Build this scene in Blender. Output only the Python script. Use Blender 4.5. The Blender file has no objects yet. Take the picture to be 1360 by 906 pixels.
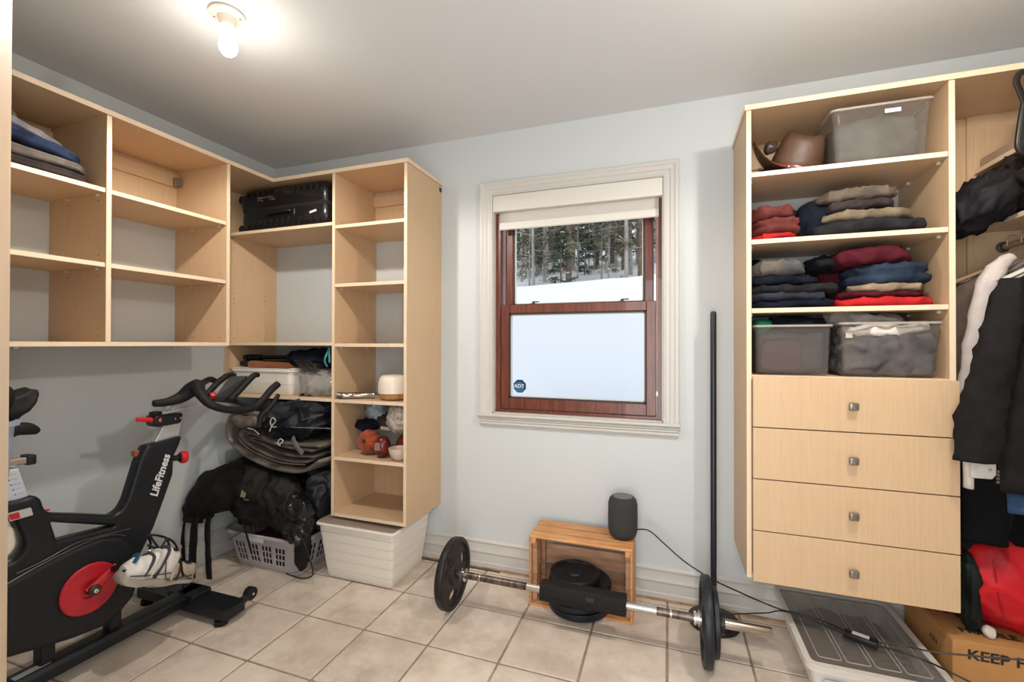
import bpy, bmesh, math, random
from math import sin, cos, pi, radians
from mathutils import Vector, Matrix, noise

# ------------------------------------------------------------------ camera
YAW, PITCH, ROLL = 0.334480, 0.0060348, 0.0017867
F = 596.314
CAM = Vector((0, 0, 1.30))
FWD = Vector((-sin(YAW)*cos(PITCH), cos(YAW)*cos(PITCH), sin(PITCH)))
_r0 = Vector((cos(YAW), sin(YAW), 0)); _u0 = _r0.cross(FWD)
RGT = _r0*cos(ROLL) + _u0*sin(ROLL); UPV = -_r0*sin(ROLL) + _u0*cos(ROLL)
sc = bpy.context.scene
cd = bpy.data.cameras.new('camera'); cam = bpy.data.objects.new('camera', cd)
sc.collection.objects.link(cam)
cd.sensor_width = 36; cd.lens = 36*F/1360; cd.clip_start = 0.02; cd.clip_end = 300
cam.matrix_world = Matrix(((RGT.x, UPV.x, -FWD.x, CAM.x), (RGT.y, UPV.y, -FWD.y, CAM.y), (RGT.z, UPV.z, -FWD.z, CAM.z), (0, 0, 0, 1)))
sc.camera = cam

# ------------------------------------------------------------------ world, exposure
sc.view_settings.view_transform = 'Standard'; sc.view_settings.look = 'None'
sc.view_settings.gamma = 1; sc.view_settings.use_curve_mapping = False
EXPOSURE = 0.30
sc.view_settings.exposure = EXPOSURE
w = bpy.data.worlds.new('sky'); sc.world = w; w.use_nodes = True
bg = w.node_tree.nodes['Background']
bg.inputs['Color'].default_value = (0.93, 0.96, 1.0, 1); bg.inputs['Strength'].default_value = 1.15
BULB = 28.0
# added soft fill panel in the doorway behind the camera, not a real lamp
ld = bpy.data.lights.new('doorway_fill', 'AREA'); ld.shape = 'RECTANGLE'; ld.size = .8; ld.size_y = 1.7
ld.energy = 25; ld.color = (.98, 0.99, 1.0)
lo = bpy.data.objects.new('doorway_fill', ld); sc.collection.objects.link(lo); lo.location = (-.04, -.14, 1.15)
lo.rotation_euler = (radians(90), 0, 0)

# ------------------------------------------------------------------ measuring helper: a photo point on a known plane of the room
def pt(px, py, X=None, Y=None, Z=None):
    d = FWD + RGT*((px-680)/F) - UPV*((py-453)/F)
    if X is not None: t = (X-CAM.x)/d.x
    elif Y is not None: t = (Y-CAM.y)/d.y
    else: t = (Z-CAM.z)/d.z
    return CAM + d*t

# ------------------------------------------------------------------ materials
MATS = {}
def mat(name, col, rough=0.6, metal=0.0, var=0.0, vscale=8.0, bump=0.0, bscale=60.0, stretch=(1, 1, 1), spec=0.5, col2=None, coat=0.0, alpha=None, objrand=0.0, detail=4.0, sheen=0.0, coords='Object'):
    if name in MATS: return MATS[name]
    m = bpy.data.materials.new(name); m.use_nodes = True; nt = m.node_tree; N = nt.nodes; L = nt.links
    b = N['Principled BSDF']
    c = (*col, 1)
    b.inputs['Base Color'].default_value = c; b.inputs['Roughness'].default_value = rough
    b.inputs['Metallic'].default_value = metal; b.inputs['Specular IOR Level'].default_value = spec
    b.inputs['Coat Weight'].default_value = coat
    if sheen: b.inputs['Sheen Weight'].default_value = sheen
    tc = N.new('ShaderNodeTexCoord'); mp = N.new('ShaderNodeMapping'); mp.inputs['Scale'].default_value = stretch
    L.new(tc.outputs[coords], mp.inputs['Vector'])
    last = None
    if var > 0 or col2:
        n = N.new('ShaderNodeTexNoise'); n.inputs['Scale'].default_value = vscale; n.inputs['Detail'].default_value = detail
        L.new(mp.outputs[0], n.inputs['Vector'])
        mx = N.new('ShaderNodeMix'); mx.data_type = 'RGBA'
        c2 = (*col2, 1) if col2 else (col[0]*(1-var), col[1]*(1-var), col[2]*(1-var), 1)
        c1 = c if col2 else (min(1, col[0]*(1+var*.6)), min(1, col[1]*(1+var*.6)), min(1, col[2]*(1+var*.6)), 1)
        mx.inputs[6].default_value = c1; mx.inputs[7].default_value = c2
        cr = N.new('ShaderNodeMapRange'); cr.inputs[1].default_value = .35; cr.inputs[2].default_value = .65
        L.new(n.outputs['Fac'], cr.inputs[0]); L.new(cr.outputs[0], mx.inputs[0]); last = mx.outputs[2]
        L.new(last, b.inputs['Base Color'])
    if objrand > 0:
        oi = N.new('ShaderNodeObjectInfo'); hs = N.new('ShaderNodeHueSaturation')
        mr = N.new('ShaderNodeMapRange'); mr.inputs[3].default_value = 1-objrand; mr.inputs[4].default_value = 1+objrand
        L.new(oi.outputs['Random'], mr.inputs[0]); L.new(mr.outputs[0], hs.inputs['Value'])
        if last: L.new(last, hs.inputs['Color'])
        else: hs.inputs['Color'].default_value = c
        L.new(hs.outputs[0], b.inputs['Base Color'])
    if bump > 0:
        n2 = N.new('ShaderNodeTexNoise'); n2.inputs['Scale'].default_value = bscale; n2.inputs['Detail'].default_value = 5
        L.new(mp.outputs[0], n2.inputs['Vector'])
        bp = N.new('ShaderNodeBump'); bp.inputs['Strength'].default_value = bump; bp.inputs['Distance'].default_value = .01
        L.new(n2.outputs['Fac'], bp.inputs['Height']); L.new(bp.outputs[0], b.inputs['Normal'])
    MATS[name] = m; return m
def clearmat(name, tint, gloss=0.12, rough=0.05, milk=0.0, milkcol=(.8, .8, .8)):
    """see-through plastic or glass: transparent, a little gloss by fresnel, optional milkiness"""
    m = bpy.data.materials.new(name); m.use_nodes = True; nt = m.node_tree; N = nt.nodes; L = nt.links
    N.remove(N['Principled BSDF']); out = N['Material Output']
    t = N.new('ShaderNodeBsdfTransparent'); t.inputs[0].default_value = (*tint, 1)
    g = N.new('ShaderNodeBsdfGlossy'); g.inputs['Roughness'].default_value = rough
    fr = N.new('ShaderNodeLayerWeight'); fr.inputs['Blend'].default_value = gloss
    mx = N.new('ShaderNodeMixShader'); L.new(fr.outputs['Facing' if milk else 'Fresnel'], mx.inputs[0])
    src = t.outputs[0]
    if milk:
        d = N.new('ShaderNodeBsdfDiffuse'); d.inputs[0].default_value = (*milkcol, 1)
        m2 = N.new('ShaderNodeMixShader'); m2.inputs[0].default_value = milk
        L.new(t.outputs[0], m2.inputs[1]); L.new(d.outputs[0], m2.inputs[2]); src = m2.outputs[0]
        fr2 = N.new('ShaderNodeMath'); fr2.operation = 'MULTIPLY'; fr2.inputs[1].default_value = .35
        L.new(fr.outputs['Facing'], fr2.inputs[0]); L.new(fr2.outputs[0], mx.inputs[0])
    L.new(src, mx.inputs[1]); L.new(g.outputs[0], mx.inputs[2]); L.new(mx.outputs[0], out.inputs[0])
    MATS[name] = m; return m
def emis(name, col, s):
    m = bpy.data.materials.new(name); m.use_nodes = True
    b = m.node_tree.nodes['Principled BSDF']; b.inputs['Base Color'].default_value = (*col, 1)
    b.inputs['Emission Color'].default_value = (*col, 1); b.inputs['Emission Strength'].default_value = s
    MATS[name] = m; return m

WALL = mat('wall_paint', (.60, .64, .655), .75, var=.03, vscale=1.3, bump=.04, bscale=180, coords='Generated')
CEIL = mat('ceiling_paint', (.69, .71, .725), .85, bump=.03, bscale=150)
TRIM = mat('trim_paint', (.585, .575, .55), .45)
MAPLE = mat('maple_board', (.635, .448, .278), .42, col2=(.595, .412, .245), vscale=9, stretch=(14, 14, .7), bump=.05, bscale=25)
MAPLEE = mat('maple_edge', (.80, .63, .455), .42, var=.03, vscale=20)
MAHOG = mat('mahogany', (.18, .045, .024), .34, col2=(.095, .022, .012), vscale=6, stretch=(12, 12, 1), bump=.08, bscale=30, coat=.25)
DARKGAP = mat('window_gasket', (.03, .03, .03), .5)
GROUT = mat('grout', (.31, .24, .175), .9, var=.2, vscale=30, bump=.2)
def tile_material():
    m = mat('stone_tile', (.655, .555, .465), .46, col2=(.50, .405, .33), vscale=5.0, bump=.12, bscale=40, objrand=.06, detail=8)
    nt = m.node_tree; N = nt.nodes; L = nt.links
    # fine speckle and pink clouds over the tiles
    b = N['Principled BSDF']; src = b.inputs['Base Color'].links[0].from_socket
    g = N.new('ShaderNodeNewGeometry'); n = N.new('ShaderNodeTexNoise'); n.inputs['Scale'].default_value = 2.6; n.inputs['Detail'].default_value = 10; n.inputs['Roughness'].default_value = .7
    L.new(g.outputs['Position'], n.inputs['Vector'])
    mr = N.new('ShaderNodeMapRange'); mr.inputs[1].default_value = .44; mr.inputs[2].default_value = .60; mr.inputs[3].default_value = 0; mr.inputs[4].default_value = .8
    L.new(n.outputs['Fac'], mr.inputs[0])
    mx = N.new('ShaderNodeMix'); mx.data_type = 'RGBA'; L.new(mr.outputs[0], mx.inputs[0]); L.new(src, mx.inputs[6]); mx.inputs[7].default_value = (.78, .69, .59, 1)
    L.new(mx.outputs[2], b.inputs['Base Color'])
    return m
TILE = tile_material()
CHROME = mat('chrome', (.75, .75, .74), .18, metal=1)
STEEL = mat('brushed_steel', (.42, .40, .37), .32, metal=1)
GLASS = clearmat('pane_glass', (.97, .98, .98), .08, .02)

# ------------------------------------------------------------------ mesh helpers
def finish(me, name, m, parent=None, smooth=True, origin=None, angle=35):
    """link mesh data given in world coordinates as one object with its origin at the base of its box"""
    vs = me.vertices
    if origin is None and len(vs):
        xs = [v.co.x for v in vs]; ys = [v.co.y for v in vs]; zs = [v.co.z for v in vs]
        origin = Vector(((min(xs)+max(xs))/2, (min(ys)+max(ys))/2, min(zs)))
    me.transform(Matrix.Translation(-Vector(origin)))
    if m is not None and len(me.materials) == 0:
        for q in (m if isinstance(m, (list, tuple)) else [m]): me.materials.append(q)
    if smooth:
        for p in me.polygons: p.use_smooth = True
        try: me.set_sharp_from_angle(angle=radians(angle))
        except Exception: pass
    o = bpy.data.objects.new(name, me); sc.collection.objects.link(o)
    off = Vector((0, 0, 0)); q = parent
    while q is not None: off += q.location; q = q.parent
    o.parent = parent; o.location = Vector(origin) - off
    return o
def tag(o, label=None, cat=None, group=None, kind=None):
    if label: o['label'] = label
    if cat: o['category'] = cat
    if group: o['group'] = group
    if kind: o['kind'] = kind
    return o
def thing(name, loc, label, cat, group=None):
    o = bpy.data.objects.new(name, None); sc.collection.objects.link(o); o.location = loc; o.empty_display_size = .05
    return tag(o, label, cat, group)
def copytree(o, parent=None):
    c = o.copy(); sc.collection.objects.link(c); c.parent = parent
    for ch in list(o.children): copytree(ch, c)
    return c

class MB:
    """collects shapes (world coordinates) into one mesh"""
    def __init__(s): s.bm = bmesh.new()
    def box(s, x0, x1, y0, y1, z0, z1, bev=0.0, mi=0, rot=None, seg=1):
        if x0 > x1: x0, x1 = x1, x0
        if y0 > y1: y0, y1 = y1, y0
        if z0 > z1: z0, z1 = z1, z0
        r = bmesh.ops.create_cube(s.bm, size=1); vs = r['verts']
        c = Vector(((x0+x1)/2, (y0+y1)/2, (z0+z1)/2)); d = Vector((x1-x0, y1-y0, z1-z0))
        for v in vs: v.co = Vector((v.co.x*d.x, v.co.y*d.y, v.co.z*d.z))
        if rot is not None:
            for v in vs: v.co = rot @ v.co
        for v in vs: v.co += c
        fs = set(f for v in vs for f in v.link_faces)
        for f in fs: f.material_index = mi
        if bev > 0:
            es = list({e for v in vs for e in v.link_edges})
            bmesh.ops.bevel(s.bm, geom=es, offset=bev, segments=seg, affect='EDGES', profile=.5)
        return s
    def ring(s, c, n, r, seg=20, ry=None, up=None, ph=0.0):
        n = Vector(n).normalized(); up = Vector(up) if up is not None else (Vector((0, 0, 1)) if abs(n.z) < .95 else Vector((0, 1, 0)))
        a = n.cross(up).normalized(); b = a.cross(n).normalized(); ry = r if ry is None else ry
        return [s.bm.verts.new(Vector(c) + a*r*cos(2*pi*i/seg+ph) + b*ry*sin(2*pi*i/seg+ph)) for i in range(seg)]
    def bridge(s, A, B, mi=0):
        k = len(A)
        for i in range(k):
            f = s.bm.faces.new((A[i], A[(i+1) % k], B[(i+1) % k], B[i])); f.material_index = mi
    def cap(s, A, mi=0, flip=False):
        f = s.bm.faces.new(list(reversed(A)) if flip else A); f.material_index = mi
    def cyl(s, a, b, r, r2=None, seg=20, caps=True, mi=0):
        a = Vector(a); b = Vector(b); n = b-a; A = s.ring(a, n, r, seg); B = s.ring(b, n, r if r2 is None else r2, seg); s.bridge(A, B, mi)
        if caps: s.cap(A, mi, True); s.cap(B, mi)
        return s
    def lathe(s, prof, axis_o, axis=(0, 0, 1), seg=28, mi=0, sx=1.0, sy=1.0):
        """prof: list of (radius, height) along axis"""
        ax = Vector(axis).normalized(); o = Vector(axis_o); prev = None
        for i, (r, h) in enumerate(prof):
            R = s.ring(o + ax*h, ax, max(r, 1e-5)*sx, seg, max(r, 1e-5)*sy)
            if prev: s.bridge(prev, R, mi)
            else: s.cap(R, mi, True)
            prev = R
        s.cap(prev, mi); return s
    def tube(s, pts, r, seg=10, caps=True, mi=0, flat=1.0, up=None, sub=0):
        pts = [Vector(p) for p in pts]
        rs = r if isinstance(r, (list, tuple)) else [r]*len(pts)
        if sub: pts, rs = spline(pts, rs, sub)
        prev = None; k = len(pts)
        upv = Vector(up) if up is not None else None
        for i, p in enumerate(pts):
            t = (pts[min(i+1, k-1)] - pts[max(i-1, 0)]).normalized()
            if upv is None or abs(t.dot(upv.normalized())) > .98:
                upv = Vector((0, 0, 1)) if abs(t.z) < .9 else Vector((0, 1, 0))
            a = t.cross(upv).normalized(); b = a.cross(t).normalized()
            if up is None: upv = b
            rr = rs[i]; ra, rb = (rr if isinstance(rr, (list, tuple)) else (rr, rr*flat))
            R = [s.bm.verts.new(p + a*ra*cos(2*pi*j/seg) + b*rb*sin(2*pi*j/seg)) for j in range(seg)]
            if prev: s.bridge(prev, R, mi)
            elif caps: s.cap(R, mi, True)
            prev = R
        if caps: s.cap(prev, mi)
        return s
    def prism(s, prof, d0, d1, axis='x', mi=0):
        """prof: 2D outline in the other two axes, extruded from d0 to d1"""
        def V(p, d): return {'x': (d, p[0], p[1]), 'y': (p[0], d, p[1]), 'z': (p[0], p[1], d)}[axis]
        A = [s.bm.verts.new(V(p, d0)) for p in prof]; B = [s.bm.verts.new(V(p, d1)) for p in prof]
        s.bridge(A, B, mi); s.cap(A, mi, True); s.cap(B, mi); return s
    def grid(s, fn, nu, nv, closed_u=False, mi=0, skip=None):
        V = [[s.bm.verts.new(fn(i/nu if closed_u else i/(nu-1), j/(nv-1))) for i in range(nu)] for j in range(nv)]
        for j in range(nv-1):
            for i in range(nu if closed_u else nu-1):
                if skip and skip(i, j): continue
                f = s.bm.faces.new((V[j][i], V[j][(i+1) % nu], V[j+1][(i+1) % nu], V[j+1][i])); f.material_index = mi
        return V
    def rock(s, rot, c):
        c = Vector(c)
        for v in s.bm.verts: v.co = rot @ (v.co-c) + c
        return s
    def build(s, name, m, parent=None, smooth=True, origin=None, angle=35, solid=0.0):
        bmesh.ops.recalc_face_normals(s.bm, faces=s.bm.faces)
        me = bpy.data.meshes.new(name); s.bm.to_mesh(me); s.bm.free()
        o = finish(me, name, m, parent, smooth, origin, angle)
        if solid:
            md = o.modifiers.new('thickness', 'SOLIDIFY'); md.thickness = solid; md.offset = 0
        return o
def spline(pts, rs, sub):
    P = []; Rr = []; k = len(pts)
    def lerp(a, b, t): return tuple(x+(y-x)*t for x, y in zip(a, b)) if isinstance(a, (list, tuple)) else a+(b-a)*t
    for i in range(k-1):
        p0 = pts[max(i-1, 0)]; p1 = pts[i]; p2 = pts[i+1]; p3 = pts[min(i+2, k-1)]
        for j in range(sub):
            t = j/sub
            P.append(.5*((2*p1) + (p2-p0)*t + (2*p0-5*p1+4*p2-p3)*t*t + (3*p1-p0-3*p2+p3)*t**3)); Rr.append(lerp(rs[i], rs[i+1], t))
    P.append(pts[-1]); Rr.append(rs[-1]); return P, Rr

def plate(name, loops, d0, d1, axis, m, parent=None, bev=.004, smooth=True, res=2, label=None):
    """flat shape with holes, extruded between d0 and d1 with rounded edges; loops in the plane normal to axis"""
    cu = bpy.data.curves.new(name, 'CURVE'); cu.dimensions = '2D'; cu.fill_mode = 'BOTH'
    cu.extrude = max(1e-4, abs(d1-d0)/2-bev); cu.bevel_depth = bev; cu.bevel_resolution = res; cu.offset = -bev
    for lp in loops:
        sp = cu.splines.new('POLY'); sp.points.add(len(lp)-1); sp.use_cyclic_u = True
        for q, p in zip(sp.points, lp): q.co = (p[0], p[1], 0, 1)
    ob = bpy.data.objects.new('tmp', cu); dg = bpy.context.evaluated_depsgraph_get()
    sc.collection.objects.link(ob); dg.update()
    me = bpy.data.meshes.new_from_object(ob.evaluated_get(dg)); bpy.data.objects.remove(ob); bpy.data.curves.remove(cu)
    mid = (d0+d1)/2
    M = {'x': Matrix(((0, 0, 1, mid), (1, 0, 0, 0), (0, 1, 0, 0), (0, 0, 0, 1))),
         'y': Matrix(((1, 0, 0, 0), (0, 0, -1, mid), (0, 1, 0, 0), (0, 0, 0, 1))),
         'z': Matrix(((1, 0, 0, 0), (0, 1, 0, 0), (0, 0, 1, mid), (0, 0, 0, 1)))}[axis] if isinstance(axis, str) else axis
    me.transform(M); me.materials.clear()
    return finish(me, name, m, parent, smooth, None, 40)
def circ(cx, cy, r, n=32, a0=0.0, ry=None, rot=0.0):
    ry = r if ry is None else ry; out = []
    for i in range(n):
        a = a0+2*pi*i/n; x = r*cos(a); y = ry*sin(a)
        out.append((cx + x*cos(rot)-y*sin(rot), cy + x*sin(rot)+y*cos(rot)))
    return out
def roundpoly(pts, r, n=4):
    """round the corners of an outline"""
    out = []; k = len(pts)
    for i in range(k):
        a = Vector(pts[i-1]); b = Vector(pts[i]); c = Vector(pts[(i+1) % k]); rr = r[i] if isinstance(r, (list, tuple)) else r
        u = (a-b); v = (c-b); rr = min(rr, u.length*.45, v.length*.45)
        p = b+u.normalized()*rr; q = b+v.normalized()*rr
        for j in range(n+1):
            t = j/n; out.append(tuple((1-t)**2*p + 2*t*(1-t)*b + t*t*q))
    return out
def text(name, s, M, size, m, parent, extr=.0006, align='LEFT', shear=0.0, bold=0.0, sx=1.0):
    cu = bpy.data.curves.new(name, 'FONT'); cu.body = s; cu.size = size; cu.extrude = extr; cu.align_x = align; cu.shear = shear; cu.offset = bold
    ob = bpy.data.objects.new('tmp', cu); sc.collection.objects.link(ob)
    dg = bpy.context.evaluated_depsgraph_get(); dg.update()
    me = bpy.data.meshes.new_from_object(ob.evaluated_get(dg)); bpy.data.objects.remove(ob); bpy.data.curves.remove(cu)
    me.transform(M @ Matrix.Diagonal((sx, 1, 1, 1))); me.materials.clear()
    return finish(me, name, m, parent, False)
def frame(o, xdir, ydir):
    x = Vector(xdir).normalized(); y = Vector(ydir).normalized(); y = (y - x*y.dot(x)).normalized(); z = x.cross(y)
    return Matrix(((x.x, y.x, z.x, o[0]), (x.y, y.y, z.y, o[1]), (x.z, y.z, z.z, o[2]), (0, 0, 0, 1)))

def fnoise(p, s, seed=0.0):
    return noise.noise(Vector((p[0]*s+seed*7.3, p[1]*s+seed*3.1, p[2]*s+seed*1.7)))
def ridge(p, s, seed=0.0):
    return 1-abs(fnoise(p, s, seed))*2
def cloth(name, c, size, m, parent=None, seed=1, e=4.0, amp=.012, scale=9.0, layers=0, ldepth=.006, rotz=0.0, sag=0.0, n=(18, 14, 8), tilt=(0, 0), wr=.006, wstretch=(1, 1, 1), taper=0.0, top=None, origin=None):
    """a soft folded block: rounded box with wrinkles, optional fold lines along its sides (layers)"""
    hx, hy, hz = size[0]/2, size[1]/2, size[2]/2; bm = bmesh.new()
    nx, ny, nz = n; cache = {}
    def vert(i, j, k):
        key = (i, j, k)
        if key in cache: return cache[key]
        p = Vector((2*i/nx-1, 2*j/ny-1, 2*k/nz-1))
        l = (abs(p.x)**e+abs(p.y)**e+abs(p.z)**e)**(1/e); mx = max(abs(p.x), abs(p.y), abs(p.z))
        q = p*(mx/l)
        side = 1-abs(q.z)**6
        if layers:
            ph = (q.z+1)/2*layers; g = abs(cos(pi*ph))**8*ldepth*side
            q.x *= 1-g/hx*(1 if abs(q.x) > .5 else 0); q.y *= 1-g/hy*(1 if abs(q.y) > .5 else 0)
        if taper: q.x *= 1-taper*(q.z+1)/2; q.y *= 1-taper*(q.z+1)/2
        w_ = Vector((q.x*hx, q.y*hy, q.z*hz))
        d = Vector((fnoise(w_, scale, seed), fnoise(w_, scale, seed+11), fnoise(w_, scale, seed+23)))*amp
        ws = Vector((w_.x*wstretch[0], w_.y*wstretch[1], w_.z*wstretch[2]))
        nn = q.normalized()
        w_ += d + nn*(ridge(ws, scale*1.7, seed+5)**3*wr) + nn*(ridge(ws, scale*3.6, seed+9)**2*wr*.35)
        w_.z -= sag*((w_.x/hx)**2)*(1 if q.z > -.5 else .0)
        if top: w_.z += top(w_.x/hx, w_.y/hy)*(q.z+1)/2
        w_.z += tilt[0]*w_.x + tilt[1]*w_.y
        if origin is None: pass
        co = Vector((c[0]+w_.x*cos(rotz)-w_.y*sin(rotz), c[1]+w_.x*sin(rotz)+w_.y*cos(rotz), c[2]+w_.z))
        v = bm.verts.new(co); cache[key] = v; return v
    for i in range(nx):
        for j in range(ny):
            for k in (0, nz): bm.faces.new((vert(i, j, k), vert(i+1, j, k), vert(i+1, j+1, k), vert(i, j+1, k)))
    for i in range(nx):
        for k in range(nz):
            for j in (0, ny): bm.faces.new((vert(i, j, k), vert(i+1, j, k), vert(i+1, j, k+1), vert(i, j, k+1)))
    for j in range(ny):
        for k in range(nz):
            for i in (0, nx): bm.faces.new((vert(i, j, k), vert(i, j+1, k), vert(i, j+1, k+1), vert(i, j, k+1)))
    bmesh.ops.recalc_face_normals(bm, faces=bm.faces)
    me = bpy.data.meshes.new(name); bm.to_mesh(me); bm.free()
    return finish(me, name, m, parent, True, None, 180)
def limb(name, pts, rads, m, parent=None, seg=20, sub=6, up=(0, 1, 0), seed=1, amp=.01, scale=12, wr=.006, flat=None):
    """cloth tube (sleeve, trouser leg, strap) along a path; rads as (across, depth)"""
    pts = [Vector(p) for p in pts]; P, Rr = spline(pts, rads, sub); mb = MB(); k = len(P); prev = None
    for i, p in enumerate(P):
        t = (P[min(i+1, k-1)]-P[max(i-1, 0)]).normalized(); a = t.cross(Vector(up)).normalized(); b = a.cross(t).normalized()
        ra, rb = Rr[i]; R = []
        for j in range(seg):
            an = 2*pi*j/seg; nn = a*cos(an)*ra + b*sin(an)*rb; q = p+nn; u_ = nn.normalized()
            q = q + u_*(fnoise(q, scale, seed)*amp + ridge(q, scale*1.6, seed+4)**3*wr)
            R.append(mb.bm.verts.new(q))
        if prev: mb.bridge(prev, R)
        else: mb.cap(R, 0, True)
        prev = R
    mb.cap(prev); return mb.build(name, m, parent, True, None, 180)
# ================================================================== SETTING
D = 2.43; XL = -2.611; XR = 1.60; YN = 0.10; ZC = 2.525
XF = -2.217; YB = 2.05; XRF = 1.21; T = .019
def struct(o): o['kind'] = 'structure'; return o
def wall(name, boxes, m=WALL):
    mb = MB()
    for b in boxes: mb.box(*b)
    return struct(mb.build(name, m, None, False))
WX0, WX1, WZ0, WZ1 = -.962, -.024, .897, 2.158     # window opening
wall('wall_back', [(XL-.12, WX0, D, D+.15, -.05, ZC+.05), (WX1, XR+.12, D, D+.15, -.05, ZC+.05), (WX0, WX1, D, D+.15, -.05, WZ0), (WX0, WX1, D, D+.15, WZ1, ZC+.05)])
wall('wall_left', [(XL-.12, XL, YN-.12, D, -.05, ZC+.05)])
wall('wall_right', [(XR, XR+.12, YN-.12, D, -.05, ZC+.05)])
wall('wall_near', [(XL-.12, -.50, YN-.12, YN, -.05, ZC+.05), (.42, XR+.12, YN-.12, YN, -.05, ZC+.05), (-.50, .42, YN-.12, YN, 2.06, ZC+.05)])
wall('ceiling', [(XL-.12, XR+.12, YN-.12, D+.15, ZC, ZC+.1)], CEIL)
wall('wall_hall_left', [(-1.32, -1.2, -2.7, YN-.12, -.05, ZC)]); wall('wall_hall_right', [(1.2, 1.32, -2.7, YN-.12, -.05, ZC)])
wall('wall_hall_end', [(-1.32, 1.32, -2.82, -2.7, -.05, ZC)]); wall('ceiling_hall', [(-1.32, 1.32, -2.82, YN-.12, ZC, ZC+.1)], CEIL)
wall('floor_hall', [(-1.32, 1.32, -2.82, YN-.12, -.05, 0)], mat('hall_floor', (.42, .30, .20), .5))
# door: jamb lining of the doorway and the open pale wooden leaf whose edge stands at the left of the view
JAMB = mat('door_jamb_paint', (.66, .635, .57), .45)
mb = MB(); mb.box(-.50, -.48, YN-.12, YN, 0, 2.06).box(.40, .42, YN-.12, YN, 0, 2.06).box(-.48, .40, YN-.12, YN, 2.04, 2.06)
struct(mb.build('trim_1', JAMB, None, False))
h = Vector((-.515, .15, 0)); e_ = Vector((-1.20, pt(12.5, 453, X=-1.2).y, 0)); u = (e_-h).normalized(); v = Vector((-u.y, u.x, 0))
dm = mat('door_leaf_wood', (.80, .63, .47), .4, col2=(.75, .58, .42), vscale=6, stretch=(10, 10, .8), bump=.03)
door = None
M_ = frame(h, u, v)
def dbox(mb, a0, a1, b0, b1, z0, z1):
    r = bmesh.ops.create_cube(mb.bm, size=1)
    for q in r['verts']:
        l = Vector(((a0+a1)/2+q.co.x*(a1-a0), -((b0+b1)/2+q.co.y*(b1-b0)), 0)); z = (z0+z1)/2+q.co.z*(z1-z0)
        q.co = h + u*l.x + v*(-l.y) + Vector((0, 0, z))
W_ = (e_-h).length
mb = MB(); dbox(mb, 0, W_, 0, .038, .01, 2.04); door = struct(mb.build('door_1', dm, None, False))
for z0, z1 in ((.15, .95), (1.08, 1.92)):
    mb = MB(); dbox(mb, .10, W_-.10, .036, .044, z0, z1); mb.build('panel', dm, door, False)
mb = MB(); p = h+u*(W_-.06)-v*0.0+Vector((0, 0, 1.0)); mb.cyl(p+v*.038, p+v*.075, .011).lathe([(.012, .07), (.026, .08), (.029, .095), (.022, .108), (.001, .112)], p, v); mb.build('door_knob', STEEL, door)

# floor: grout bed and single stone tiles
floor = struct(MB().box(XL, XR, YN-.12, D, -.05, -.004).build('floor', GROUT, None, False))
S = .32536; gx0 = -1.956; gy0 = 1.391
rnd = random.Random(4)
base_tiles = {}
for i in range(-3, 12):
    for j in range(-5, 5):
        x0 = gx0+i*S; y0 = gy0+j*S; x1 = x0+S; y1 = y0+S
        x0 = max(x0, XL+.001); x1 = min(x1, XR-.001); y0 = max(y0, YN-.118); y1 = min(y1, D-.001)
        if x1-x0 < .02 or y1-y0 < .02: continue
        g = .0048; key = (round(x1-x0, 3), round(y1-y0, 3)); cx = (x0+x1)/2; cy = (y0+y1)/2
        if key not in base_tiles:
            mb = MB(); a = (x1-x0)/2-g; b = (y1-y0)/2-g
            mb.box(-a, a, -b, b, -.009, 0, bev=.0022)
            bmesh.ops.recalc_face_normals(mb.bm, faces=mb.bm.faces)
            me = bpy.data.meshes.new('tile'); mb.bm.to_mesh(me); mb.bm.free(); me.materials.append(TILE); base_tiles[key] = me
        o = bpy.data.objects.new('tile', base_tiles[key]); sc.collection.objects.link(o); o.parent = floor
        o.location = Vector((cx, cy, rnd.uniform(-.0006, .0004))) - floor.location
        o.rotation_euler = (rnd.uniform(-.001, .001), rnd.uniform(-.001, .001), 0)

# baseboards with a moulded profile
def bprof(s, y):   # (depth, z)
    return [(y, 0), (y-s*.016, 0), (y-s*.019, .004), (y-s*.019, .030), (y-s*.015, .036), (y-s*.0135, .082), (y-s*.018, .088), (y-s*.018, .094), (y-s*.013, .104), (y-s*.010, .138), (y-s*.014, .143), (y-s*.014, .150), (y-s*.006, .158), (y, .160)]
struct(MB().prism(bprof(1, D), XL+.02, XR-.02, 'x').build('baseboard_back', TRIM, None, True, angle=25))
struct(MB().prism([(XL-p[0]+0, p[1]) for p in bprof(1, 0)], YN, D, 'y').build('baseboard_left', TRIM, None, True, angle=25))
struct(MB().prism([(XR+p[0], p[1]) for p in bprof(1, 0)], YN, D, 'y').build('baseboard_right', TRIM, None, True, angle=25))
# worn raw-wood joint strip and dark cable channel at the foot of the baseboard
struct(MB().box(XL+.02, XR-.02, D-.032, D-.019, 0, .007).build('trim_2', mat('raw_wood_strip', (.42, .25, .14), .7, var=.3, vscale=20), None, False))
struct(MB().box(-1.52, -.9, D-.043, D-.033, 0, .006).build('trim_3', mat('cable_channel', (.09, .07, .06), .5), None, False))

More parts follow.
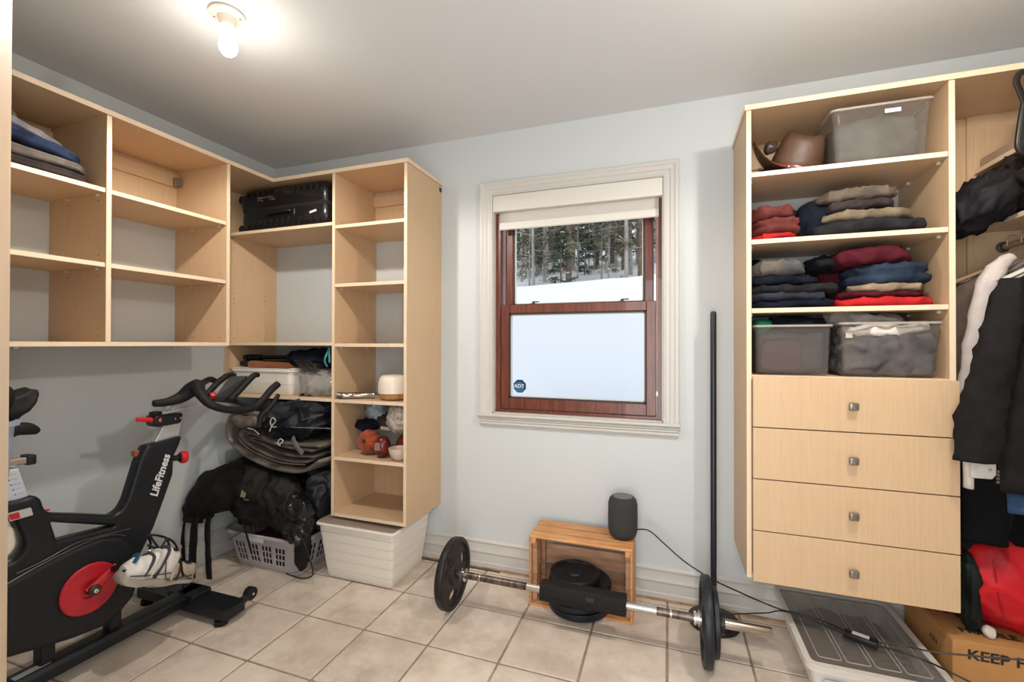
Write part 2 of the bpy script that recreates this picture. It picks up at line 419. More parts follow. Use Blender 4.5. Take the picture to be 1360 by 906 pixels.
# ------------------------------------------------------------------ window
mb = MB()
cp = [(0, 0), (0, -.012), (.006, -.017), (.010, -.017), (.014, -.012), (.030, -.012), (.036, -.018), (.052, -.020), (.060, -.026), (.074, -.026), (.078, -.020), (.078, 0)]   # (out from opening, toward room)
def casing(mb, a, b, nrm):   # mitred moulding, a->b inner corners, nrm outward
    a = Vector(a); b = Vector(b); nrm = Vector(nrm); t = (b-a).normalized(); A = []; B = []
    for o_, d_ in cp:
        A.append(mb.bm.verts.new(a + nrm*o_ - t*o_*mita + Vector((0, d_, 0)))); B.append(mb.bm.verts.new(b + nrm*o_ + t*o_*mitb + Vector((0, d_, 0))))
    mb.bridge(A, B); mb.cap(A); mb.cap(B, 0, True)
mita, mitb = 0, 1; casing(mb, (WX0, D, WZ0), (WX0, D, WZ1), (-1, 0, 0))
mita, mitb = 1, 1; casing(mb, (WX0, D, WZ1), (WX1, D, WZ1), (0, 0, 1))
mita, mitb = 1, 0; casing(mb, (WX1, D, WZ1), (WX1, D, WZ0), (1, 0, 0))
win = struct(mb.build('window_1', TRIM, None, True, angle=25)); win['label'] = 'white moulded casing of the mahogany sash window'
# stool and apron below
mb = MB(); mb.prism([(D, .862), (D-.018, .862), (D-.022, .868), (D-.022, .874), (D-.034, .880), (D-.040, .886), (D-.040, .894), (D-.034, .898), (D, .898)], WX0-.082, WX1+.082, 'x')
mb.prism([(D, .826), (D-.012, .826), (D-.020, .838), (D-.020, .848), (D-.026, .856), (D-.026, .862), (D, .862)], WX0-.074, WX1+.074, 'x')
mb.build('window_sill', TRIM, win, True, angle=25)
mb = MB(); q = .006
mb.box(WX0, WX0+q, D, D+.045, WZ0, WZ1).box(WX1-q, WX1, D, D+.045, WZ0, WZ1).box(WX0, WX1, D, D+.045, WZ1-q, WZ1).box(WX0, WX1, D, D+.045, WZ0-.001, WZ0+q)
mb.build('jamb_lining', TRIM, win, False)
# mahogany frame (stops) then two sashes
mb = MB(); a0 = D+.032
mb.box(WX0+q, WX0+.034, a0, D+.15, WZ0, WZ1).box(WX1-.034, WX1-q, a0, D+.15, WZ0, WZ1).box(WX0+q, WX1-q, a0, D+.15, WZ1-.03, WZ1).box(WX0+q, WX1-q, a0-.004, D+.17, WZ0, WZ0+.022)
mb.build('window_frame', MAHOG, win, False)
def sash(name, x0, x1, z0, z1, y0, y1, st, tr, br):
    mb = MB(); mb.box(x0, x0+st, y0, y1, z0, z1, .003).box(x1-st, x1, y0, y1, z0, z1, .003).box(x0+st, x1-st, y0+.001, y1, z1-tr, z1, .003).box(x0+st, x1-st, y0+.001, y1, z0, z0+br, .003)
    g = .009
    s_ = mb.build(name, MAHOG, win, False)
    mb = MB(); a, b, c, d = x0+st, x1-st, z0+br, z1-tr   # glazing bead dark and pale
    mb.box(a, a+g, y0+.008, y1-.004, c, d).box(b-g, b, y0+.008, y1-.004, c, d).box(a, b, y0+.008, y1-.004, d-g, d).box(a, b, y0+.008, y1-.004, c, c+g)
    mb.build('glazing_bead', DARKGAP, s_, False)
    mb = MB(); a += g; b -= g; c += g; d -= g; g2 = .005
    mb.box(a, a+g2, y0+.014, y1-.006, c, d).box(b-g2, b, y0+.014, y1-.006, c, d).box(a, b, y0+.014, y1-.006, d-g2, d).box(a, b, y0+.014, y1-.006, c, c+g2)
    mb.build('spacer', mat('pale_spacer', (.62, .63, .62), .5), s_, False)
    yy = (y0+y1)/2; MB().box(a, b, yy-.002, yy+.002, c, d).build('pane', GLASS, s_, False)
    return s_, (a, b, c, d, yy)
lz1 = 1.527
low, lg = sash('lower_sash', WX0+.036, WX1-.036, WZ0+.024, lz1, D+.036, D+.072, .048, .050, .062)
upp, ug = sash('upper_sash', WX0+.048, WX1-.048, 1.475, WZ1-.03, D+.080, D+.115, .046, .05, .05)
for lx in (-.735, -.235):
    mb = MB(); mb.box(lx-.022, lx+.022, D+.050, D+.070, lz1, lz1+.005).lathe([(.008, 0), (.008, .010), (.001, .011)], (lx, D+.06, lz1+.005)).box(lx-.003, lx+.036, D+.052, D+.062, lz1+.012, lz1+.018, .002)
    mb.build('sash_lock', mat('bronze_lock', (.05, .045, .04), .35, metal=.7), low)
# insect screen outside the lower sash
MB().box(WX0+.036, WX1-.036, D+.118, D+.119, WZ0+.02, 1.50).build('insect_screen', clearmat('screen_mesh', (.90, .91, .93), .02, .6), win, False)
# octagonal sticker on the lower pane
sx, sz = pt(690.5, 513, Y=lg[4]).x, pt(690.5, 513, Y=lg[4]).z
oct_ = circ(sx, sz, .0405, 8, pi/8)
st = plate('sticker', [oct_], lg[4]-.0030, lg[4]-.0022, 'y', mat('sticker_navy', (.012, .022, .05), .4), low, bev=.0001); st['label'] = 'dark blue octagonal alarm sticker on the lower pane'
plate('sticker_face', [circ(sx-.003, sz-.005, .034, 8, pi/8)], lg[4]-.0036, lg[4]-.0031, 'y', mat('sticker_blue', (.02, .13, .27), .4), st, bev=.0001)
text('sticker_lettering', 'ADT', frame((sx-.0035, lg[4]-.0040, sz-.009), (1, 0, 0), (0, 0, 1)), .030, mat('sticker_white', (.7, .8, .85), .4), st, .0002, 'CENTER', bold=.0004)
# roller blind: cassette, fabric, hem bar, bead chain
BL = mat('blind_cassette_white', (.70, .685, .63), .5); FAB = mat('blind_fabric', (.58, .56, .52), .8, bump=.3, bscale=900, var=.05, vscale=300)
blind = thing('roller_blind', (-.49, D+.01, 2.0), 'cream roller blind rolled up at the top of the sash window', 'blind')
MB().box(WX0+.002, WX1-.002, D-.012, D+.05, 2.062, WZ1-.002, .004, seg=2).build('cassette', BL, blind)
mb = MB(); bx0, bx1 = WX0+.036, WX1-.022
V = mb.grid(lambda a, b: Vector((bx0+(bx1-bx0)*a, D+.020-.005*sin(pi*b)*(1), 2.07-b*.070)), 12, 10)
mb.build('blind_fabric', FAB, blind, True, solid=.0015)
mb = MB().prism([(D+.012, 1.965), (D+.012, 2.000), (D+.016, 2.004), (D+.024, 2.004), (D+.028, 2.000), (D+.028, 1.965), (D+.024, 1.961), (D+.016, 1.961)], bx0, bx1, 'x'); mb.build('hem_bar', BL, blind)
mb = MB(); cxn = WX1-.030; cyn = D+.010
for sgn, z_end in ((-1, 1.055), (1, 1.055)):
    z = 2.06
    while z > z_end:
        bmesh.ops.create_icosphere(mb.bm, subdivisions=1, radius=.0026, matrix=Matrix.Translation((cxn+sgn*.004, cyn, z))); z -= .0078
for sgn in (-1, 1): mb.cyl((cxn+sgn*.004, cyn, 2.06), (cxn+sgn*.004, cyn, 1.055), .0009, seg=6)
mb.build('bead_chain', mat('chain_brass_grey', (.55, .47, .40), .4, metal=.4), blind)
MB().lathe([(.001, 0), (.006, .006), (.007, .016), (.003, .026), (.001, .030)], (cxn, cyn, 1.027)).build('chain_weight', mat('clear_white_knob', (.75, .75, .74), .3), blind)

# ------------------------------------------------------------------ outside: snow slope and winter wood
SNOW = mat('snow', (.86, .88, .92), .8, bump=.25, bscale=3, coords='Object')
def snow_z(x, y):
    # crest in front, hollow, then a hill carrying the wood
    cr = 14.5 - .10*(x+4)
    s = max(0, min(1, (y-3)/(cr-3)))
    crest = 3.30 + .055*max(0, x+2.8) + .08*fnoise((x, y, 0), .35, 3) + .05*fnoise((x, y, 0), 1.2, 5)
    if y <= cr: z = .45 + (crest-.45)*(s**.85)
    else:
        d = y-cr; z = crest - .5*math.exp(-((d-2.2)/1.6)**2)*min(1, d) + .25*max(0, d-2.4)
    return z + .03*fnoise((x, y, 0), .8, 9)
mb = MB(); nx, ny = 70, 90
def sfn(a, b):
    y = D+.16 + (b**1.5)*60; x = -36 + a*58
    x = -4 + (x+4)*(0.12+.88*min(1, y/22)) if True else x
    return Vector((x, y, snow_z(x, y)))
mb.grid(sfn, nx, ny); struct(mb.build('ground_snow', SNOW, None, True, angle=180))['kind'] = 'structure'
BARKS = [mat('grey_bark', (.30, .27, .24), .9, col2=(.46, .43, .39), vscale=6, stretch=(1, 1, .3), bump=.4, bscale=20),
         mat('brown_bark', (.13, .09, .065), .9, col2=(.24, .18, .13), vscale=8, bump=.4, bscale=20)]
NEED = [mat('fir_needles', (.06, .085, .055), .8, col2=(.13, .16, .10), vscale=4), mat('pine_needles', (.12, .14, .085), .8, col2=(.22, .20, .14), vscale=4), mat('rusty_twigs', (.17, .125, .09), .9, col2=(.28, .22, .155), vscale=5)]
CAPS = mat('snow_clumps', (.88, .90, .94), .8)
def conifer(seed, h, low_, spread, needle, twiggy=.35):
    r = random.Random(seed); tr = MB(); fo = MB(); sn = MB()
    lean = Vector((r.uniform(-.25, .25), r.uniform(-.2, .2), h)); R0 = .03+h*.005
    tr.tube([Vector((0, 0, -.5)), lean*.3, lean*.65, lean], [R0*1.15, R0, R0*.6, .02], seg=7, caps=False)
    nb = int((h-low_)*9)
    for i in range(nb):
        f = low_/h + (1-low_/h)*i/nb; z = f*h; a = r.uniform(0, 2*pi); L_ = spread*(1-f)**.6*r.uniform(.55, 1.1)
        if f < .12: L_ *= .6
        b0 = lean*f; dr = Vector((cos(a), sin(a), r.uniform(-.35, .12))); tip = b0+dr*L_
        if r.random() < .55: tr.tube([b0, b0+dr*L_*.5+Vector((0, 0, .05)), tip], [.012, .008, .004], seg=3, caps=False)
        for k in range(5 if r.random() > twiggy else 1):
            t = r.uniform(.3, 1); p = b0+dr*L_*t; 
            side = Vector((-dr.y, dr.x, 0)).normalized()
            for q in range(6):
                pp = p+Vector((r.gauss(0, .11), r.gauss(0, .11), r.gauss(0, .07)))
                d1 = (dr*r.uniform(.10, .34)+side*r.uniform(-.26, .26)+Vector((0, 0, r.uniform(-.14, .05)))); d2 = side*r.uniform(.03, .08)+Vector((0, 0, r.uniform(-.05, .05)))
                vs = [fo.bm.verts.new(pp-d2), fo.bm.verts.new(pp+d2), fo.bm.verts.new(pp+d1)]; fo.bm.faces.new(vs)
            if r.random() < .05:
                bmesh.ops.create_icosphere(sn.bm, subdivisions=1, radius=1, matrix=Matrix.Translation(p+Vector((0, 0, .05))) @ Matrix.Diagonal((r.uniform(.05, .16), r.uniform(.05, .16), r.uniform(.03, .07), 1)))
    return tr, fo, sn
protos = []
for k, (h_, lw, sp, nd) in enumerate(((9, .9, 1.9, 0), (11, 1.2, 1.9, 1), (10, 1.2, 1.8, 2), (3.2, .25, .9, 0), (8, .6, 1.8, 1))):
    tr, fo, sn = conifer(20+k, h_, lw, sp, nd, (.2, .4, .6, .15, .4)[k])
    ms = []
    for mbx, mm, nm in ((tr, BARKS[k % 2], 'trunk'), (fo, NEED[nd], 'needles'), (sn, CAPS, 'snow_clumps')):
        me = bpy.data.meshes.new(nm); mbx.bm.to_mesh(me); mbx.bm.free(); me.materials.append(mm); ms.append((nm, me))
    protos.append(ms)
# bare pole tree
tr = MB(); r = random.Random(77)
tr.tube([(0, 0, -.5), (.05, 0, 3), (-.03, .05, 6), (.05, 0, 9)], [.05, .045, .035, .02], seg=7, caps=False)
for i in range(34):
    z = r.uniform(.7, 8); a = r.uniform(0, 2*pi); L_ = r.uniform(.4, 1.3); d = Vector((cos(a), sin(a), r.uniform(-.2, .45)))
    tr.tube([Vector((0, 0, z)), Vector((0, 0, z))+d*L_*.5, Vector((0, 0, z))+d*L_+Vector((0, 0, -.05))], [.012, .008, .004], seg=3, caps=False)
me = bpy.data.meshes.new('trunk'); tr.bm.to_mesh(me); tr.bm.free(); me.materials.append(BARKS[0]); protos.append([('trunk', me)])
KIND = ['dense dark green fir tree with snow clumps in the wood beyond the snow bank', 'tall sparse green pine tree in the wood beyond the snow bank', 'rusty brown needled tree with bare lower trunk beyond the snow bank',
        'small young fir tree standing behind the snow bank', 'mid green bushy conifer in the wood beyond the snow bank', 'slender bare grey tree trunk standing behind the snow bank']
TN = ['fir_tree', 'pine_tree', 'brown_conifer', 'young_fir', 'bushy_conifer', 'bare_tree']
r = random.Random(12); spots = []
# nearer trunks that can be told apart in the window: (photo x, distance, kind, scale)
for px, y, k, s_ in ((693, 22, 5, 1.5), (698, 24, 0, 1), (709, 19.5, 5, 1.5), (723, 21, 2, 1.0), (727, 23, 5, 1.1), (745, 18.5, 3, .8), (755, 19, 1, 1.35), (767, 22, 5, .8), (782, 24, 5, .7), (799, 20, 5, .8), (805, 23, 5, 1.3), (808, 19.5, 4, .55), (827, 24, 1, .9), (832, 19, 5, 1.7), (838, 21, 2, 1.2), (851, 19.5, 1, 1.2), (858, 22, 5, 1.2), (703, 20, 4, .6), (735, 26, 0, .9), (790, 27, 4, .9), (818, 26, 2, 1.), (846, 27, 0, .9), (768, 28, 2, 1.1), (715, 28, 4, 1.), (776, 23, 3, .7), (812, 30, 1, 1.)):
    p = pt(px, 370, Y=y); spots.append((p.x, y, k, s_))
for i in range(44):
    y = r.uniform(26, 46); x = r.uniform(-.66, .12)*y + r.uniform(-2, 2); spots.append((x, y, r.choice([0, 0, 1, 1, 2, 4, 4]), r.uniform(.9, 1.5)))
for i in range(10):
    y = r.uniform(20, 25); x = -r.uniform(.5, .8)*y; spots.append((x, y, r.choice([0, 1, 5]), r.uniform(.9, 1.3)))
ORD = ['leftmost', 'second', 'third', 'fourth', 'fifth', 'sixth', 'seventh', 'eighth', 'ninth', 'tenth', 'eleventh', 'twelfth']
near = sorted(range(26), key=lambda i: spots[i][0]/spots[i][1]); cnt = {}; LAB = {}; tot = {}
for i in near: tot[spots[i][2]] = tot.get(spots[i][2], 0)+1
for i in near:
    k = spots[i][2]; c = cnt.get(k, 0); cnt[k] = c+1
    LAB[i] = ['dense dark green fir', 'tall sparse green pine', 'rusty brown needled conifer', 'small young fir', 'mid green bushy conifer', 'slender bare grey tree'][k] + (' just behind the snow crest' if tot[k] == 1 else ' just behind the snow crest, %s of its kind%s' % (ORD[c], '' if c == 0 else ' from the left'))
for n_, (x, y, k, s_) in enumerate(spots):
    t = bpy.data.objects.new(TN[k], None); sc.collection.objects.link(t); tag(t, LAB.get(n_, KIND[k]), 'tree', 'trees of the winter wood, ' + TN[k].replace('_', ' ') + ' kind')
    t.location = (x, y, snow_z(x, y)); t.scale = (s_, s_, s_); t.rotation_euler = (0, 0, r.uniform(0, 6.28))
    for nm, me in protos[k]:
        o = bpy.data.objects.new(nm, me); sc.collection.objects.link(o); o.parent = t

# ================================================================== CUPBOARDS AND SHELVING
def bd(name, x0, x1, y0, y1, z0, z1, parent, edge=None, m=MAPLE):
    """a board; edge names the side that shows the pale edge band"""
    mb = MB(); mb.box(x0, x1, y0, y1, z0, z1, .0008)
    if edge:
        ax = 'xyz'.index(edge[1]); sg = -1 if edge[0] == '-' else 1
        for f in mb.bm.faces:
            if f.normal[ax]*sg > .9: f.material_index = 1
    bmesh.ops.recalc_face_normals(mb.bm, faces=mb.bm.faces)
    if edge:
        ax = 'xyz'.index(edge[1]); sg = -1 if edge[0] == '-' else 1
        for f in mb.bm.faces: f.material_index = 1 if f.normal[ax]*sg > .9 else 0
    return mb.build(name, [m, MAPLEE], parent, False)
PIN = mat('clear_pin', (.62, .56, .48), .3)
def pins(parent, axis, at_, d0, d1, z, sgn):
    for d in (d0, d1):
        mb = MB(); b = (at_, at_+sgn*.012, d-.006, d+.006) if axis == 'x' else (d-.006, d+.006, at_, at_+sgn*.012)
        mb.box(*b, z-.012, z-.0005, .002); mb.build('shelf_pin', PIN, parent, False)
ZB = 1.286; ZT = 2.257; TT = 2.278; SH = (1.948, 1.636)
# left run on the left wall
lu = thing('wall_shelf_unit', (-2.41, 1.22, ZB), 'maple wall-hung shelf unit of open cubbies above the exercise bike', 'shelf')
for y in (.67, 1.2125, 1.7545): bd('side_panel', XL+.001, XF, y, y+T, ZB+T, ZT, lu, '+x')
bd('bottom_panel', XL+.001, XF+.001, .67, 1.7735, ZB, ZB+T, lu, '+x')
for y0, y1 in ((.689, 1.2125), (1.2315, 1.7545)):
    for z in SH:
        bd('shelf', XL+.012, XF-.004, y0+.001, y1-.001, z-T, z, lu, '+x')
        pins(lu, 'y', y1, XF-.05, XL+.14, z-T, -1); pins(lu, 'y', y0, XF-.05, XL+.14, z-T, 1)
    bd('back_board', XL+.001, XL+.011, y0, y1, SH[0]-T, ZT, lu)
    bd('hanging_rail', XL+.011, XL+.026, y0, y1, 2.165, 2.235, lu)
for y in (1.02, 1.62): MB().box(-2.42, -2.40, y-.008, y+.008, ZB-.010, ZB, .001).cyl((-2.41, y, ZB-.004), (-2.395, y, ZB-.004), .004, seg=8).build('hanger_bolt', CHROME, lu)
mb = MB(); mb.box(XL+.026, XL+.052, 1.722, 1.7545, 2.165, 2.215, .003).box(XL+.052, XL+.062, 1.728, 1.750, 2.172, 2.208, .002).cyl((XL+.06, 1.739, 2.19), (XL+.068, 1.739, 2.19), .006, seg=10)
mb.build('hanging_bracket', mat('zinc_bracket', (.30, .24, .18), .45, metal=.6), lu)
# corner unit
XC = -1.785; Xc0 = XL+.001
cu_ = thing('corner_shelf_unit', (-2.2, 2.24, .97), 'maple corner shelf unit holding the black suitcase and white bin', 'shelf')
bd('side_panel', Xc0, Xc0+T, YB, D-.001, .97, ZT, cu_, '-y')
for z, nm in ((1.985, 'shelf'), (1.306, 'shelf'), (.990, 'shelf')): 
    bd(nm, Xc0+T, XC-.001, YB+.002, D-.002, z-T, z, cu_, '-y')
bd('back_board', Xc0+T, XC-.001, D-.011, D-.001, 1.966, ZT, cu_)
pins(cu_, 'x', Xc0+T, YB+.05, D-.1, 1.966, 1); pins(cu_, 'x', XC-.001, YB+.05, D-.1, 1.966, -1)
# column unit
X1 = -1.299
col = thing('tall_shelf_unit', ((XC+X1)/2, 2.24, .335), 'tall narrow maple shelf unit left of the window, above the white box', 'shelf')
bd('side_panel', XC, XC+T, YB, D-.001, .335, ZT, col, '-y'); bd('side_panel', X1-T, X1, YB, D-.001, .335, ZT, col, '-y')
for z in (1.964, 1.635, 1.300, .988, .667, .353):
    bd('shelf' if z > .4 else 'bottom_panel', XC+T, X1-T, YB+.002, D-.002, z-T, z, col, '-y')
    if z > .4: pins(col, 'x', XC+T, YB+.05, D-.1, z-T, 1)
bd('back_board', XC+T, X1-T, D-.012, D-.001, .353, .648, col); bd('back_board', XC+T, X1-T, D-.012, D-.001, 1.964, ZT, col)
bd('hanging_rail', XC+T, X1-T, D-.027, D-.012, 2.165, 2.235, col)
MB().box(X1, X1+.004, 2.40, 2.425, 2.215, 2.240, .001).build('hanging_bracket', DARKGAP, col)
# continuous L-shaped top board
mb = MB(); mb.prism([(XL+.001, .66), (XF+.006, .66), (XF+.006, YB-.006), (X1+.006, YB-.006), (X1+.006, D-.001), (XL+.001, D-.001)], ZT, TT, 'z')
bmesh.ops.recalc_face_normals(mb.bm, faces=mb.bm.faces)
for f in mb.bm.faces: f.material_index = 0 if abs(f.normal.z) > .9 else 1
o = mb.build('top_board', [MAPLE, MAPLEE], None, False); tag(o, 'L-shaped maple top board over the shelf units left of the window', 'board')

# right cabinet with drawers
RX0, RX1 = .303, .979
rc = thing('drawer_cabinet', ((RX0+RX1)/2, 2.24, .345), 'wall-hung maple cabinet with open shelves over four drawers', 'cabinet')
bd('side_panel', RX0, RX0+T, YB, D-.001, .350, ZT, rc, '-y'); bd('side_panel', RX1-T, RX1, YB, D-.001, .350, ZT, rc, '-y')
for z in (2.002, 1.727, 1.446):
    bd('shelf', RX0+T+.0005, RX1-T-.0005, YB+.003, D-.012, z-T, z, rc, '-y'); pins(rc, 'x', RX1-T, YB+.055, D-.1, z-T, -1); pins(rc, 'x', RX0+T, YB+.055, D-.1, z-T, 1)
bd('drawer_top', RX0+T, RX1-T, YB+.001, D-.002, 1.156, 1.175, rc, '-y'); bd('bottom_panel', RX0+T, RX1-T, YB+.001, D-.002, .350, .369, rc, '-y')
bd('back_board', RX0+T, RX1-T, D-.011, D-.001, 1.983, ZT, rc)
dz = (1.172, .966, .759, .552, .345)
KN = mat('pewter_knob', (.30, .27, .24), .32, metal=.9, bump=.3, bscale=90)
for i in range(4):
    z1, z0 = dz[i]-.0022, dz[i+1]+.0022
    dr = bd('drawer', RX0+T+.002, RX1, YB-.021, YB-.002, z0, z1, rc, '+x')
    kx = .657; kz = (1.066, .862, .655, .440)[i]; ky = YB-.021
    mb = MB(); mb.cyl((kx, ky, kz), (kx, ky-.014, kz), .008, seg=14)
    A = roundpoly([(kx-.016, kz-.015), (kx+.016, kz-.015), (kx+.016, kz+.015), (kx-.016, kz+.015)], .007, 4)
    prev = None
    for s_, d_ in ((.62, .012), (.95, .015), (1, .019), (.97, .023), (.82, .026), (.3, .0275)):
        Rg = [mb.bm.verts.new((kx+(a-kx)*s_, ky-d_, kz+(b-kz)*s_)) for a, b in A]
        if prev: mb.bridge(prev, Rg)
        else: mb.cap(Rg)
        prev = Rg
    mb.cap(prev); mb.build('knob', KN, dr)
# right top board: straight along the back, then turning towards the camera along the right wall
mb = MB(); mb.prism([(RX0-.006, YB-.006), (XRF-.006, YB-.006), (XRF-.006, .80), (XR-.001, .80), (XR-.001, D-.001), (RX0-.006, D-.001)], ZT, TT, 'z')
bmesh.ops.recalc_face_normals(mb.bm, faces=mb.bm.faces)
for f in mb.bm.faces: f.material_index = 0 if abs(f.normal.z) > .9 else 1
o = mb.build('top_board', [MAPLE, MAPLEE], None, False); tag(o, 'maple top board over the drawer cabinet and the hanging closet', 'board')
# right run
rr = thing('hanging_closet', (1.4, 1.6, .02), 'maple open closet in the right corner with shelves and hanging rail', 'closet')
bd('side_panel', XRF, XR-.002, D-.024, D-.006, .02, ZT, rr, '-x'); bd('side_panel', XRF, XR-.002, .80, .819, .02, ZT, rr, '-x')
bd('back_board', RX1+.001, XRF-.02, D-.010, D-.001, .90, ZT, rr); bd('corner_strip', XRF-.02, XRF, D-.020, D-.001, .90, ZT, rr)
bd('shelf', XRF, XR-.003, .82, D-.025, 2.010, 2.029, rr, '-x')
bd('shelf', XRF, XR-.003, .82, D-.025, 1.765, 1.784, rr, '-x')
MB().box(XRF+.012, XR-.02, 1.4, D-.03, 2.029, 2.072, .01, seg=2).build('shelf_box_lid', mat('pinkish_board', (.50, .36, .26), .5), rr)
mb = MB(); mb.tube([(1.30, .82, 1.70), (1.30, D-.026, 1.70)], .0125, 14); rail = mb.build('hanging_rail', mat('brass_rail', (.50, .40, .25), .3, metal=.8), rr)
MB().lathe([(.022, 0), (.022, .006), (.014, .010), (.014, .02)], (1.30, D-.025, 1.70), (0, -1, 0)).build('rail_socket', mat('dark_socket', (.08, .06, .05), .5), rr)

HOLE = mat('pin_hole_dark', (.10, .06, .035), .8)
def holes(parent, x, zs_, ys_, sgn=1):
    for z in zs_:
        for y in ys_: MB().cyl((x, y, z), (x+sgn*.0008, y, z), .003, seg=8).build('pin_hole', HOLE, parent, False)
holes(cu_, Xc0+T, (1.33, 1.55, 1.582, 1.614, 1.90, 1.932), (2.10, 2.33)); holes(col, XC+T, (1.33, 1.67, 1.99), (2.10, 2.33))
for z in (1.90, 1.585, 1.67, 1.33):
    for y in (1.2125, 1.7545):
        for x in (XF-.05, XL+.14): MB().cyl((x, y, z), (x, y-.0008, z), .003, seg=8).build('pin_hole', HOLE, lu, False)
# ------------------------------------------------------------------ ceiling bulbs
PORC = mat('porcelain', (.80, .70, .62), .35)
BULBM = emis('lit_bulb', (1.0, .86, .70), 9.0)
def bulb(x, y, label, tilt=(.06, .03), glow=.1, k=1.0):
    t = thing('ceiling_lamp', (x, y, ZC), label, 'lamp', None)
    mb = MB(); mb.lathe([(.001, 0), (.056, 0), (.060, .004), (.059, .010), (.052, .014), (.034, .017), (.030, .024), (.026, .040), (.022, .046), (.018, .047)], (x, y, ZC), (0, 0, -1), 36)
    lh = mb.build('lamp_holder', PORC, t)
    for s_ in (-1, 1):
        a = .5; MB().lathe([(.0045, 0), (.0045, .003), (.001, .0045)], (x+s_*.044*cos(a), y+s_*.044*sin(a), ZC-.013), (0, 0, -1), 10).build('screw', mat('screw_dull', (.25, .2, .16), .5, metal=.5), lh)
    ax = Vector((tilt[0], tilt[1], -1))
    mb = MB(); mb.lathe([(.012, .040), (.0135, .050), (.017, .064), (.0225, .082), (.0275, .100), (.0305, .118), (.030, .132), (.0255, .145), (.017, .154), (.006, .158), (.0005, .1585)], (x, y, ZC), ax, 28)
    mb.build('bulb', BULBM, t)
    pl = bpy.data.lights.new('bulb_light', 'SPOT'); pl.energy = BULB*1.25*k; pl.spot_size = radians(168); pl.spot_blend = .25; pl.color = (1.0, .925, .83); pl.shadow_soft_size = .03
    po = bpy.data.objects.new('bulb_light', pl); sc.collection.objects.link(po); po.location = Vector((x, y, ZC)) + ax*.185; po['kind'] = 'structure'
    p2 = bpy.data.lights.new('bulb_glow', 'POINT'); p2.energy = BULB*glow; p2.color = pl.color; p2.shadow_soft_size = .05
    q2 = bpy.data.objects.new('bulb_glow', p2); sc.collection.objects.link(q2); q2.location = Vector((x, y, ZC)) + ax*.21; q2['kind'] = 'structure'
    return t
bulb(-1.548, 1.222, 'bare glowing bulb in a round porcelain holder on the ceiling', (.045, .0), .11)
bulb(.66, 1.20, 'second bare ceiling bulb, out of view above the camera right', glow=.66, k=.66)
# ================================================================== CONTENTS OF THE LEFT SHELVES
BLK = mat('black_rubber', (.008, .008, .009), .45, spec=.3, bump=.05, bscale=200)
BLKP = mat('black_plastic', (.010, .010, .011), .35, spec=.35)
GL = mat('gloss_black_shell', (.010, .010, .011), .22, bump=.03, bscale=60)
def fabric(name, col, var=.25, rough=.85, fine=700, vs=20, sheen=.0): return mat(name, col, rough, var=var, vscale=vs, bump=.35, bscale=fine, sheen=sheen, spec=.15)
DENIM = fabric('dark_denim', (.022, .035, .075), .6, vs=14); DENIMB = fabric('blue_denim', (.024, .038, .066), .5, vs=12)
GREYF = fabric('grey_melange', (.14, .12, .105), .3); BLACKF = fabric('black_cloth', (.012, .012, .016), .3); NAVY = fabric('navy_cloth', (.007, .010, .019), .3)
TANF = fabric('tan_cloth', (.30, .22, .15), .25); TAUPE = fabric('taupe_knit', (.125, .098, .078), .3, fine=420); MAROON = fabric('maroon_cloth', (.080, .009, .017), .3); RUST = fabric('rust_red_cloth', (.15, .036, .032), .25)
REDF = fabric('bright_red_cloth', (.52, .02, .025), .2); CHAR = fabric('charcoal_cloth', (.020, .019, .023), .3); OLIVE = fabric('khaki_cloth', (.19, .15, .10), .25); WHITEF = fabric('white_cloth', (.66, .62, .58), .12); GREYT = fabric('light_grey_cloth', (.28, .26, .25), .2)
BROWNF = fabric('dark_brown_cloth', (.045, .034, .032), .3)

def garment(name, label, grp, c, size, m, **k):
    o = cloth(name, c, size, m, **k); tag(o, label, 'clothing', grp); return o
# folded jeans, top left cubby (z 1.948)
z = 1.948; g = 'folded clothes in the top left cubby'
def slope(a): return lambda x, y: -a*(y+1)*.5
garment('folded_trousers', 'dark folded trousers at the bottom of the pile in the top left cubby', g, (-2.40, .955, z+.021), (.33, .48, .042), BROWNF, seed=3, layers=2, amp=.006, wr=.004, e=5)
garment('folded_jeans', 'grey faded folded jeans above the dark trousers in the top left cubby', g, (-2.395, .94, z+.066), (.32, .50, .046), GREYF, seed=5, layers=2, amp=.007, wr=.005, e=4, tilt=(0, -.02))
garment('folded_jeans', 'dark blue folded jeans with pale seam in the top left cubby', g, (-2.39, .94, z+.118), (.32, .46, .055), DENIM, seed=7, layers=2, amp=.008, wr=.006, e=3.5, tilt=(0, -.10))
garment('folded_jeans', 'washed blue and grey jeans near the top of the left cubby pile', g, (-2.40, .90, z+.172), (.31, .46, .05), mat('washed_denim', (.03, .05, .10), .85, col2=(.19, .16, .14), vscale=7, bump=.35, bscale=700), seed=9, layers=2, amp=.010, wr=.006, e=3, tilt=(0, -.18))
garment('crumpled_top', 'crumpled black and grey top lying on the jeans pile in the left cubby', g, (-2.42, .86, z+.225), (.24, .30, .06), mat('dark_mix_cloth', (.02, .02, .022), .85, col2=(.16, .14, .13), vscale=14, bump=.3, bscale=600), seed=12, amp=.022, wr=.012, e=2.6, tilt=(0, -.22))

